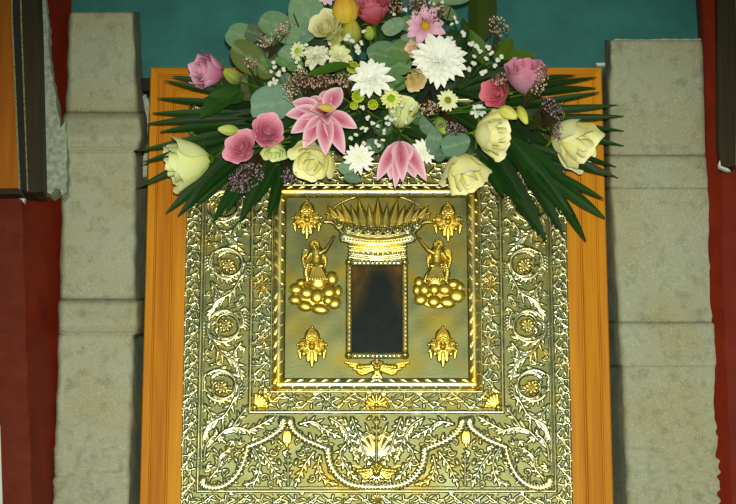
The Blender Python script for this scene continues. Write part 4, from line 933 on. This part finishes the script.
def daisy(label, px, py, Y, R, axis, rings, cols, eye, eyecol, name='chrysanthemum', W=0.24, curl=0.2, group=None, jit=0.1):
    c = P(px, py, Y); s = SC(py, Y) * R; u_, v_, w_ = frame(axis); root = thing(name, c, label, 'flower', group); cb, ce = lin(cols[0]), lin(cols[1])
    me = gridmesh('petal', petal_fn(Vector((0, 0, 0)), Vector((1, 0, 0)), Vector((0, 1, 0)), Vector((0, 0, 1)), 1.0, W, lambda a, b: mixc(cb, ce, b * 1.6), curl, 0.1, 0.35, 1.5), 4, 6); me.materials.append(M_PETAL)
    for ri, (n, L, el) in enumerate(rings):
        for k in range(n):
            a = 2 * PI * (k + 0.5 * ri) / n + random.uniform(-jit, jit); e = el + random.uniform(-jit, jit)
            rad = u_ * math.cos(a) + v_ * math.sin(a); d = (rad * math.cos(e) + w_ * math.sin(e)).normalized(); up = (w_ - d * w_.dot(d)).normalized(); sd = d.cross(up) * -1
            o = link('petal', me, None, root); LL = s * L * random.uniform(0.9, 1.08)
            rot = Matrix((d, sd, up)).transposed().to_4x4(); M = Matrix.Translation(rad * s * 0.06 + w_ * s * 0.05 * ri) @ rot @ Matrix.Diagonal((LL, s * 1.0, s * 1.0, 1))
            o.matrix_local = M
    if eye:
        v, f = ball_vf(c + w_ * s * 0.12, s * eye, s * eye, s * eye, 10, 6)
        tag(link('flower_eye', pyd('flower_eye', v, f, [lin(eyecol)] * len(v)), M_TINY, root), 'yellow-green flower eye')
    stem(root, c - w_ * s * .1); return root
WH = ((236, 244, 160), (250, 253, 246))
daisy('large white chrysanthemum right of centre, biggest white bloom', 438, 62, -0.125, 28, (0.05, -1, 0.05), [(20, 1.0, 0.1), (18, 0.9, 0.35), (15, 0.72, 0.65), (12, 0.5, 0.95), (8, 0.32, 1.25)], WH, 0.12, (226, 220, 90), W=0.30)
daisy('white chrysanthemum with yellow-green heart, upper centre of the bouquet', 372, 81, -0.125, 22, (-0.1, -1, 0.1), [(12, 1.0, 0.15), (11, 0.8, 0.4), (10, 0.6, 0.7), (8, 0.42, 1.0)], WH, 0.16, (214, 220, 90), W=0.36)
daisy('small white chrysanthemum between cream rose and drooping lily', 359, 158, -0.095, 16, (0.0, -1, -0.3), [(14, 1.0, 0.1), (12, 0.8, 0.4), (10, 0.5, 0.8)], WH, 0.15, (214, 220, 120), W=0.3)
daisy('small white chrysanthemum right of the drooping lily', 424, 152, -0.085, 14, (0.1, -1, -0.1), [(14, 1.0, 0.1), (12, 0.8, 0.4), (8, 0.5, 0.8)], WH, 0.12, (220, 226, 190), W=0.3)
daisy('green-eyed daisy right of the two green button blooms', 391, 100, -0.125, 11, (0, -1, 0.1), [(16, 1.0, 0.15), (13, 0.8, 0.4)], ((180, 206, 60), (232, 236, 150)), 0.48, (150, 176, 20), name='daisy', W=0.34)
daisy('green-eyed daisy directly below the large white chrysanthemum', 447, 101, -0.115, 11, (0.2, -1, -0.1), [(16, 1.0, 0.15), (13, 0.8, 0.4)], ((180, 206, 60), (236, 238, 190)), 0.42, (130, 140, 20), name='daisy', W=0.34)
daisy('half-closed green-eyed daisy at the left among white blossoms', 299, 52, -0.115, 10, (-0.5, -0.8, 0), [(14, 1.0, 0.2), (10, 0.8, 0.5)], ((190, 210, 70), (236, 238, 200)), 0.42, (160, 190, 20), name='daisy', W=0.34)
daisy('pink-petalled daisy with yellow eye at the upper right of centre', 425, 26, -0.12, 20, (0.1, -1, -0.25), [(9, 1.0, 0.05), (8, 0.9, 0.25)], ((206, 90, 150), (232, 180, 210)), 0.26, (196, 170, 20), name='daisy', W=0.42)
daisy('white carnation-like bloom above the pink lily', 316, 58, -0.11, 14, (-0.1, -1, 0.2), [(12, 1.0, 0.2), (11, 0.85, 0.5), (9, 0.6, 0.9)], ((200, 206, 150), (230, 232, 205)), 0.0, (0, 0, 0), name='carnation', W=0.5, jit=0.3)
daisy('creamy small bloom above the long green leaf blade', 339, 57, -0.11, 13, (0.1, -1, 0.2), [(9, 1.0, 0.2), (9, 0.8, 0.5), (6, 0.5, 0.9)], ((216, 220, 130), (232, 234, 180)), 0.0, (0, 0, 0), name='carnation', W=0.55, jit=0.3)
daisy('white carnation-like bloom beside the large white chrysanthemum top', 478, 112, -0.075, 9, (0.1, -1, 0.2), [(9, 1.0, 0.2), (9, 0.8, 0.5), (6, 0.5, 0.9)], ((216, 226, 210), (232, 240, 230)), 0.0, (0, 0, 0), name='carnation', W=0.5, jit=0.3)
daisy('pale pink bloom cut by the top edge left of the yellow tulip', 327, -4, -0.10, 10, (0, -1, -.3), [(9, 1.0, 0.2), (9, 0.8, 0.5)], ((224, 150, 190), (236, 200, 220)), 0.2, (190, 180, 60), name='daisy', W=0.5)
def button(label, px, py, Y, R):
    c = P(px, py, Y); s = SC(py, Y) * R; root = thing('button_chrysanthemum', c, label, 'flower')
    v, f = ball_vf(c, s, s * 0.8, s, 14, 9); link('flower_head', pyd('flower_head', v, f, [mixc(lin((176, 194, 40)), lin((110, 140, 20)), random.random()) for _ in v]), M_TINY, root)
    for k in range(12):
        a = k * PI / 6; v, f = ball_vf(c + Vector((math.cos(a) * s * 0.85, -s * 0.2, math.sin(a) * s * 0.85)), s * 0.3, s * 0.3, s * 0.3, 6, 4); link('floret', pyd('floret', v, f, [lin((196, 206, 70))] * len(v)), M_TINY, root)
    stem(root, c)
button('green button bloom between pink lily and white chrysanthemum, largest of the three', 358, 97, -0.125, 6); button('green button bloom touching the lily petal, lowest left of the three', 354, 106, -0.122, 4)
button('green button bloom below the white chrysanthemum, right of the three', 373, 105, -0.12, 5); button('olive green bud at the tip of the long green blade', 353, 68, -0.115, 6)

# ---- leaves
def blade(root, a, b, Ya, Yb, wd, col, name='leaflet', droop=0.0, tip=0.85, mat_=None, midrib=True, fold=0.22, lab=None, bend=0.0, nv=10):
    A_, B_ = P(a[0], a[1], Ya), P(b[0], b[1], Yb); ax = B_ - A_; L = ax.length; d = ax.normalized(); up = Vector((0, -1, 0)); up = (up - d * up.dot(d)).normalized(); sd = d.cross(up); s = SC(a[1], Ya) * wd
    c1 = mixc(col, lin((90, 140, 40)), 0.10); q = random.uniform(-.35, .35); up2 = (up + sd * q).normalized(); sd = d.cross(up2)
    def fn(uu, vv):
        wv = s * (math.sin(PI * min(1, vv ** tip * 0.96 + 0.02)) ** 0.85)
        return A_ + d * L * vv + sd * uu * wv * 0.5 + sd * bend * math.sin(PI * vv) * L + up2 * (math.sin(PI * vv) * droop * L - fold * (1 - abs(uu)) * wv * 0.5), (c1 if (midrib and abs(uu) < 0.1) else mixc(col, c1, 0.4 * vv * abs(uu)))
    o = link(name, gridmesh(name, fn, 4, nv), mat_ or M_LEAF, root)
    if lab: o['label'] = lab
    return o
PALM = lin((14, 50, 12))
def frond(label, root_px, leaflets, Y=-0.03, group='palm fronds fanned out behind the flowers'):
    root = thing('palm_frond', P(*root_px, Y), label, 'leaf', group)
    for (ax, ay, bx, by, wd) in leaflets:
        y0 = Y - random.uniform(0.0, 0.018); 
        col = [q * random.uniform(0.75, 1.25) for q in PALM]
        wd *= 0.66 if abs(bx - ax) > 1.5 * abs(by - ay) else 0.95
        blade(root, (ax, ay), (bx, by), y0, y0 - random.uniform(0, 0.03), wd, col, droop=0.03, bend=random.uniform(-.02, .02))
    ys = sorted(set((l[0], l[1]) for l in leaflets)); a = ys[0]; b = ys[-1]
    stem(root, P(leaflets[0][0], leaflets[0][1], Y - .004), P(leaflets[-1][0], leaflets[-1][1], Y - .004), 0.0018, lin((50, 84, 30)), 'rachis')
    return root
frond('dark palm frond fanning left over the wooden frame, upper left', (240, 100), [(236, 90, 172, 76, 11), (240, 96, 164, 80, 10), (238, 104, 157, 98, 11), (240, 112, 152, 113, 12), (244, 118, 146, 124, 13), (246, 124, 160, 132, 14)])
frond('dark palm frond pointing down left below the cream-green rose', (250, 140), [(246, 128, 137, 151, 13), (240, 136, 141, 163, 12), (236, 142, 136, 188, 13), (232, 150, 166, 213, 13), (238, 152, 178, 216, 13), (242, 160, 196, 206, 12)], Y=-0.035)
frond('dark palm frond hanging over the left scroll border', (272, 150), [(252, 150, 190, 205, 13), (256, 156, 213, 222, 14), (262, 158, 226, 212, 12), (268, 160, 240, 222, 14), (278, 160, 254, 205, 12), (284, 162, 268, 219, 12), (280, 165, 276, 214, 9)], Y=-0.04)
frond('dark palm frond fanning right over the frame, upper right', (520, 100), [(512, 86, 576, 75, 10), (516, 90, 597, 77, 11), (518, 96, 596, 88, 13), (520, 104, 600, 92, 10), (522, 110, 618, 105, 12), (526, 118, 624, 116, 12), (530, 122, 624, 131, 12), (532, 128, 624, 146, 13)])
frond('dark palm frond pointing right below the far right cream rose', (530, 150), [(528, 138, 616, 167, 13), (526, 144, 618, 178, 14), (530, 150, 610, 176, 12), (546, 168, 604, 199, 12), (548, 176, 605, 218, 13), (550, 182, 586, 241, 11)], Y=-0.035)
frond('dark palm frond hanging over the right scroll border', (500, 150), [(500, 130, 563, 234, 17), (506, 134, 572, 215, 15), (494, 146, 546, 240, 19), (486, 150, 540, 214, 15), (480, 156, 504, 197, 12), (512, 136, 580, 196, 14), (488, 160, 522, 206, 13), (520, 160, 566, 214, 12)], Y=-0.04)
frond('dark palm frond fanning behind the coral rose and yellow buds', (480, 110), [(450, 90, 500, 104, 9), (452, 100, 512, 128, 10), (456, 84, 508, 60, 11), (448, 84, 470, 40, 11), (446, 110, 498, 140, 12), (450, 90, 494, 76, 9)], Y=-0.055)
frond('dark palm frond filling the gap between olive leaf and pink roses', (260, 110), [(300, 120, 244, 120, 14), (296, 108, 238, 92, 15), (300, 130, 236, 138, 13), (290, 90, 262, 60, 14), (300, 100, 250, 76, 13)], Y=-0.05)
def sprig(label, stem_pts, Y, leaves, col, name='ruscus_sprig', group=None, mat_=None, cat='leaf'):
    root = thing(name, P(*stem_pts[0], Y), label, cat, group)
    v, f = tube_vf([P(x, y, Y) for x, y in stem_pts], 0.0016, 0.001, 6); link('stem', pyd('stem', v, f, [lin((70, 76, 30))] * len(v)), M_LEAF, root)
    for (ax, ay, bx, by, wd) in leaves: blade(root, (ax, ay), (bx, by), Y, Y - random.uniform(-0.005, 0.02), wd, [q * random.uniform(.85, 1.15) for q in col], name='leaf', tip=0.8, droop=.08, mat_=mat_)
    return root
DK = lin((34, 70, 22))
sprig('broad glossy dark leaves under the lilac bud at the left', [(262, 90), (230, 96)], -0.06, [(240, 84, 200, 118, 24), (246, 96, 208, 96, 18), (252, 70, 262, 110, 16)], DK)
sprig('tall dark olive leaf rising to the top edge at right', [(468, 60), (478, 40)], -0.06, [(480, 44, 482, -34, 30), (474, 46, 462, 18, 11)], lin((44, 66, 14)))
sprig('olive leaf and dark leaf pair above the lilac rose', [(486, 80), (498, 62)], -0.06, [(496, 62, 512, 38, 20), (500, 60, 536, 56, 18), (488, 66, 470, 30, 16)], lin((74, 96, 20)))
sprig('long narrow green blade lying over the blossoms above the pink lily', [(360, 70), (346, 66)], -0.127, [(350, 64, 306, 76, 11)], lin((54, 100, 24)))
sprig('narrow dark leaves filling the middle of the bouquet', [(376, 110), (380, 80)], -0.07, [(376, 110, 350, 84, 16), (380, 120, 420, 92, 18), (390, 100, 430, 120, 16), (370, 120, 340, 150, 18), (384, 120, 388, 168, 20), (420, 120, 450, 160, 22), (396, 120, 440, 140, 18), (360, 90, 330, 60, 18), (400, 90, 450, 70, 18), (392, 70, 410, 30, 16), (350, 60, 336, 20, 14), (444, 60, 470, 30, 14), (318, 90, 290, 66, 16), (310, 100, 282, 130, 20), (330, 130, 300, 170, 18), (300, 130, 296, 160, 16)], lin((24, 56, 18)))
sprig('dark leaf spray behind the upper blossoms', [(370, 80), (372, 20)], -0.05, [(370, 50, 330, 2, 22), (372, 50, 356, -8, 20), (376, 50, 400, -6, 22), (400, 50, 440, 4, 22), (420, 60, 460, 30, 20), (340, 60, 300, 40, 22), (320, 70, 280, 60, 22), (300, 80, 262, 80, 20), (430, 80, 470, 60, 22), (440, 90, 500, 84, 22), (460, 110, 500, 130, 24), (440, 120, 480, 160, 26), (300, 110, 260, 140, 26), (320, 130, 300, 160, 24)], lin((20, 50, 20)))
sprig('dark broad leaves behind the left palm fronds', [(300, 110), (250, 112)], -0.028, [(280, 96, 196, 104, 26), (280, 108, 192, 118, 22), (280, 116, 194, 132, 24), (284, 126, 204, 150, 24), (288, 134, 226, 178, 24), (270, 90, 214, 84, 18), (300, 140, 256, 186, 24), (310, 150, 284, 182, 20), (322, 150, 310, 180, 18)], lin((14, 40, 14)))
sprig('dark broad leaves behind the right palm fronds', [(440, 110), (520, 112)], -0.028, [(450, 80, 520, 74, 22), (460, 92, 540, 90, 24), (470, 104, 556, 104, 24), (480, 114, 566, 122, 26), (470, 120, 556, 150, 28), (460, 124, 540, 178, 30), (450, 130, 520, 190, 26), (500, 130, 572, 170, 26), (440, 136, 500, 186, 22), (430, 80, 500, 50, 22)], lin((14, 40, 14)))
def euca(label, stem_pts, leaves, group='eucalyptus sprigs in the bouquet'):
    root = thing('eucalyptus_sprig', P(*stem_pts[0], leaves[0][4]), label, 'leaf', group); v, f = tube_vf([P(x, y, leaves[0][4] + .006) for x, y in stem_pts], 0.0014, 0.001, 6)
    link('stem', pyd('stem', v, f, [lin((60, 60, 30))] * len(v)), M_LEAF, root)
    for (px, py, rx, ry, Y, rot, col) in leaves:
        c = P(px, py, Y); s = SC(py, Y); cc = lin(col); tilt = random.uniform(-.35, .35); tilt2 = random.uniform(-.35, .35); ca, sa = math.cos(rot), math.sin(rot); vein = mixc(cc, lin((170, 190, 150)), .5)
        vs, fs, cols = [c + Vector((0, 0.002, 0))], [], [vein]; rings, n = 4, 20
        for r_ in range(1, rings + 1):
            q = r_ / rings
            for k in range(n):
                a = 2 * PI * k / n; notch = 1 - 0.10 * math.exp(-((a - PI) / .3) ** 2); ex = rx * q * math.cos(a) * notch * (1 + .05 * math.sin(3 * a + px)); ey = ry * q * math.sin(a) * (1 + .05 * math.sin(2 * a + py))
                x = ex * ca - ey * sa; z = ex * sa + ey * ca
                vs.append(c + Vector((x * s, (-0.10 * q * q * max(rx, ry) + x * tilt + z * tilt2 + .06 * ry * abs(math.sin(a)) * q) * s, -z * s))); cols.append(mixc(cc, vein, 0.8 if (k in (0, n // 2)) else 0.15 * (q < .9)))
        for k in range(n): fs.append((0, 1 + k, 1 + (k + 1) % n))
        for r_ in range(rings - 1):
            for k in range(n): a = 1 + r_ * n; fs.append((a + k, a + n + k, a + n + (k + 1) % n, a + (k + 1) % n))
        link('leaf', pyd('leaf', vs, fs, cols), M_EUCA, root)
PG, PB, OL, MG, GY = (118, 158, 122), (112, 152, 136), (84, 100, 30), (92, 140, 78), (84, 104, 88)
euca('eucalyptus sprig with pale and olive discs, furthest upper left', [(300, 90), (262, 60), (236, 34)], [(240, 36, 15, 15, -0.07, 0.4, PG), (254, 33, 9, 12, -0.074, 0.3, GY), (249, 58, 20, 16, -0.085, 0.5, OL), (268, 60, 8, 8, -0.08, 0, MG), (252, 84, 14, 20, -0.06, 0.3, (60, 66, 20)), (266, 72, 9, 8, -.07, 0, OL)])
euca('eucalyptus sprig of large pale discs reaching the top edge, upper left', [(330, 90), (300, 30), (290, 5)], [(276, 25, 18, 16, -0.085, 0.2, PG), (306, 12, 20, 18, -0.08, 1.0, PG), (287, 34, 14, 11, -0.09, 0.3, PG), (304, 34, 11, 13, -0.088, 0.9, PB), (290, 56, 13, 10, -.075, .6, PG), (282, 62, 8, 5, -.09, .5, MG), (295, 66, 9, 6, -.09, -.5, MG), (270, 40, 8, 6, -.08, 0, PG)])
euca('eucalyptus leaf pair, big blue-green disc above the pink roses', [(310, 110), (284, 106)], [(271, 104, 23, 18, -0.085, -0.1, PB), (285, 86, 9, 15, -.08, .1, (104, 134, 108)), (298, 92, 8, 18, -.075, 0.2, (60, 90, 70)), (292, 116, 10, 12, -.08, 0, PG)])
euca('eucalyptus whorl of green overlapping discs at centre top', [(396, 95), (390, 56)], [(380, 52, 14, 11, -0.10, -0.2, (86, 128, 92)), (386, 56, 13, 12, -0.105, 0.3, (84, 134, 84)), (402, 50, 12, 13, -0.108, 0.3, (98, 136, 72)), (400, 64, 12, 11, -0.103, 0.4, (84, 130, 78)), (396, 82, 11, 9, -0.10, 0.3, (78, 118, 74)), (388, 67, 10, 9, -.102, 0, (92, 140, 92))])
euca('eucalyptus tip of small grey-green discs above the green whorl', [(410, 50), (396, 26)], [(393, 27, 12, 9, -0.11, -0.4, (122, 158, 130)), (408, 23, 9, 8, -0.108, 0.2, MG), (414, 30, 10, 6, -0.105, 0.5, PG), (412, 38, 12, 6, -.11, -.2, (128, 156, 140))])
euca('blue-grey eucalyptus leaves beside the lowest right cream rose', [(420, 110), (448, 140)], [(455, 145, 15, 12, -0.115, -0.2, (84, 126, 104)), (434, 138, 8, 17, -0.10, 0.2, (88, 124, 104)), (426, 126, 7, 10, -0.095, -.3, (92, 128, 106)), (440, 155, 6, 8, -.1, .1, (70, 108, 88))])
euca('small blue-grey eucalyptus leaves under the bouquet centre', [(370, 130), (352, 178)], [(352, 178, 9, 6, -0.085, 0.2, (100, 130, 112)), (346, 168, 8, 7, -0.08, 0.4, PG), (383, 128, 10, 9, -.085, .3, (70, 110, 80)), (374, 146, 10, 8, -.08, .3, (64, 104, 76)), (418, 116, 8, 10, -.09, 0, (60, 90, 50))])
euca('pale eucalyptus leaf cut by the top edge at right of centre', [(440, 40), (452, 4)], [(456, -3, 17, 9, -0.10, 0.0, (118, 150, 118)), (446, 12, 7, 14, -.09, -.7, (100, 130, 84)), (436, 4, 8, 8, -.085, 0, PG)])
# ---- baby's breath
v_, f_ = ball_vf((0, 0, 0), 1, 1, 1, 7, 5); fl_me = pyd('floret', v_, f_, [lin((226, 232, 218))] * len(v_)); fl_me.materials.append(M_TINY)
def breath(label, px, py, Y, n, rx, ry, r, origin, pts_=None, group='white gypsophila sprays'):
    root = thing('gypsophila_spray', P(px, py, Y), label, 'flower', group); base = P(*origin, Y + 0.03); vs, fs = [], []
    for k in range(n):
        if pts_ and k < len(pts_): x, y = pts_[k]
        else: x, y = px + random.uniform(-rx, rx), py + random.uniform(-ry, ry)
        p = P(x, y, Y - random.uniform(0, 0.012)); s = SC(y, Y) * r * random.uniform(0.75, 1.1); tube_vf([p + Vector((0, s, 0)), (p + base) / 2 + Vector((random.uniform(-.004, .004), .006, 0)), base], 0.0004, 0.0005, 4, vs, fs)
        for q in range(4):
            o = link('floret', fl_me, None, root); o.location = o.location + p + Vector((random.uniform(-.55, .55), random.uniform(-.4, .1), random.uniform(-.55, .55))) * s
            o.scale = (s * .68, s * .6, s * .68)
    link('stems', pyd('stems', vs, fs, [lin((70, 96, 50))] * len(vs)), M_LEAF, root)
breath('white gypsophila cluster right of the large chrysanthemum', 485, 50, -0.115, 17, 12, 14, 3.0, (460, 90), [(471, 44), (477, 47), (480, 51), (474, 57), (488, 48), (491, 54), (486, 59), (474, 64), (498, 60), (501, 57), (482, 74), (484, 72), (463, 34), (451, 38), (449, 39), (470, 70), (495, 66)])
breath('white gypsophila cluster between the cream rose and the green whorl', 350, 40, -0.125, 7, 7, 6, 3.0, (366, 70), [(348, 36), (352, 41), (357, 47), (361, 43), (358, 52), (346, 38), (364, 32)])
breath('white gypsophila cluster in front of the pale freesia', 395, 118, -0.13, 13, 12, 8, 2.5, (390, 150), [(387, 117), (391, 120), (396, 119), (388, 124), (406, 122), (412, 108), (402, 105), (393, 112), (378, 126), (373, 124), (384, 130), (362, 108), (368, 118)])
breath('white gypsophila cluster above the drooping lily', 376, 144, -0.115, 11, 12, 6, 2.5, (384, 120), [(364, 143), (370, 148), (375, 142), (379, 146), (383, 141), (388, 148), (356, 135), (351, 138), (384, 133), (362, 128), (366, 130)])
breath('white stock florets left of the daisy among the eucalyptus', 275, 68, -0.10, 8, 5, 9, 3.0, (290, 100), [(273, 62), (275, 68), (272, 72), (278, 74), (274, 80), (270, 84), (276, 82), (283, 70)])
breath('white gypsophila tips over the brownish sprays at the top right', 436, 6, -0.12, 12, 16, 8, 2.2, (430, 50), [(430, 2), (434, 4), (438, 8), (426, 16), (430, 18), (454, 18), (457, 22), (452, 24), (405, 10), (394, 14), (384, 12), (442, 2)])
breath('white gypsophila scattered between the white blooms above the lily', 312, 46, -0.12, 10, 18, 8, 2.6, (320, 90), [(306, 44), (312, 50), (318, 52), (326, 50), (330, 44), (322, 56), (300, 66), (334, 60), (296, 62), (308, 64)])
# ---- limonium / heather sprays: countless tiny buds
def heather(label, px, py, Y, rx, ry, origin, n, cols, rot=0.0, group='dried sea lavender sprays'):
    root = thing('sea_lavender', P(px, py, Y), label, 'flower', group); vs, fs, cc = [], [], []; sv, sf = [], []; base = P(*origin, Y + 0.02)
    for k in range(n):
        a = random.uniform(0, 2 * PI); q = math.sqrt(random.random()); ex, ey = rx * q * math.cos(a), ry * q * math.sin(a); x, y = px + ex * math.cos(rot) - ey * math.sin(rot), py + ex * math.sin(rot) + ey * math.cos(rot)
        p = P(x, y, Y - random.uniform(0, 0.015)); s = SC(y, Y) * random.uniform(0.7, 1.25); b0 = len(vs); ball_vf(p, s, s, s * 1.15, 5, 3, vs, fs); c = lin(random.choice(cols)); cc += [c] * (len(vs) - b0)
        if k % 3 == 0: tube_vf([p, (p + base) / 2 + Vector((random.uniform(-.006, .006), .004, random.uniform(-.006, .006))), base], 0.0003, 0.0004, 4, sv, sf)
    tag(link('blossoms', pyd('blossoms', vs, fs, cc), M_TINY, root), None, None, None, 'stuff'); link('stems', pyd('stems', sv, sf, [lin((72, 60, 34))] * len(sv)), M_LEAF, root)
BR = [(190, 168, 136), (212, 190, 164), (140, 110, 76), (232, 216, 190), (180, 140, 132)]; PU = [(120, 96, 110), (150, 128, 140), (90, 70, 70), (176, 150, 160)]; PKB = [(196, 150, 140), (150, 110, 90), (214, 176, 170), (120, 90, 60)]
for args in [('pinkish brown sea lavender across the eucalyptus at upper left', 283, 29, -0.10, 13, 6, (268, 60), 60, BR, -0.5), ('brownish sea lavender beside the olive disc leaf', 264, 40, -0.095, 8, 7, (280, 80), 40, BR, -0.5),
             ('sea lavender left of the pink lily', 290, 88, -0.105, 9, 13, (300, 110), 70, BR, 0.2), ('pale sea lavender just above the pink lily', 318, 80, -0.115, 20, 8, (330, 110), 150, PKB, -0.1), ('sea lavender right of the long blade', 344, 80, -0.11, 9, 8, (350, 100), 60, BR, 0),
             ('reddish brown sea lavender at the top right of the crimson rose', 395, 6, -0.10, 12, 9, (400, 40), 80, PKB, 0), ('pinkish sea lavender over the pink daisy', 427, 8, -0.125, 20, 13, (420, 50), 190, PKB, 0.5), ('sea lavender tip in front of the tall olive leaf', 498, 26, -0.09, 12, 9, (490, 60), 60, BR, 0.8),
             ('sea lavender over the lilac rose petals', 540, 80, -0.115, 8, 17, (520, 110), 70, BR, 0.3), ('brownish purple sea lavender left of the far right rose', 552, 108, -0.10, 15, 7, (530, 130), 90, PU, 0.8), ('purple sea lavender hanging over the left of the far right rose', 558, 132, -0.115, 5, 11, (540, 110), 50, PU, 0.2),
             ('grey-purple sea lavender below the small pink roses', 246, 178, -0.075, 20, 13, (262, 150), 190, PU, -0.5), ('sea lavender below the pale green rose', 288, 176, -0.075, 9, 8, (280, 150), 50, PU, 0.2), ('sea lavender between daisy and blue-grey leaf', 452, 128, -0.12, 15, 6, (440, 110), 80, PU, 0.3),
             ('brown sea lavender right of the pale freesia', 428, 108, -0.115, 11, 7, (430, 90), 60, BR, -0.2), ('sea lavender in front of the coral rose', 499, 79, -0.125, 9, 5, (510, 100), 40, PKB, -0.4), ('brown sea lavender on the olive disc leaf at left', 250, 62, -0.095, 8, 5, (262, 90), 30, BR, 0), ('pinkish sea lavender between white florets and lily', 300, 74, -0.112, 8, 6, (305, 100), 40, BR, 0)]:
    heather(*args)
# foam holder the stems stand in
fh = thing('flower_foam', P(376, 150, -0.03), 'dark green foam holder hidden behind the bouquet on the icon', 'holder')
a, b = P(300, 60, -0.04), P(452, 150, -0.04); vs, fs = boxvf(a.x, b.x, -0.05, -0.0065 - 0.010, b.z, a.z)
bevel(link('foam_block', pyd('foam_block', vs, fs), mat('foam', (18, 38, 18), 0.95, bump=0.6, bscale=300), fh, False), 0.008)
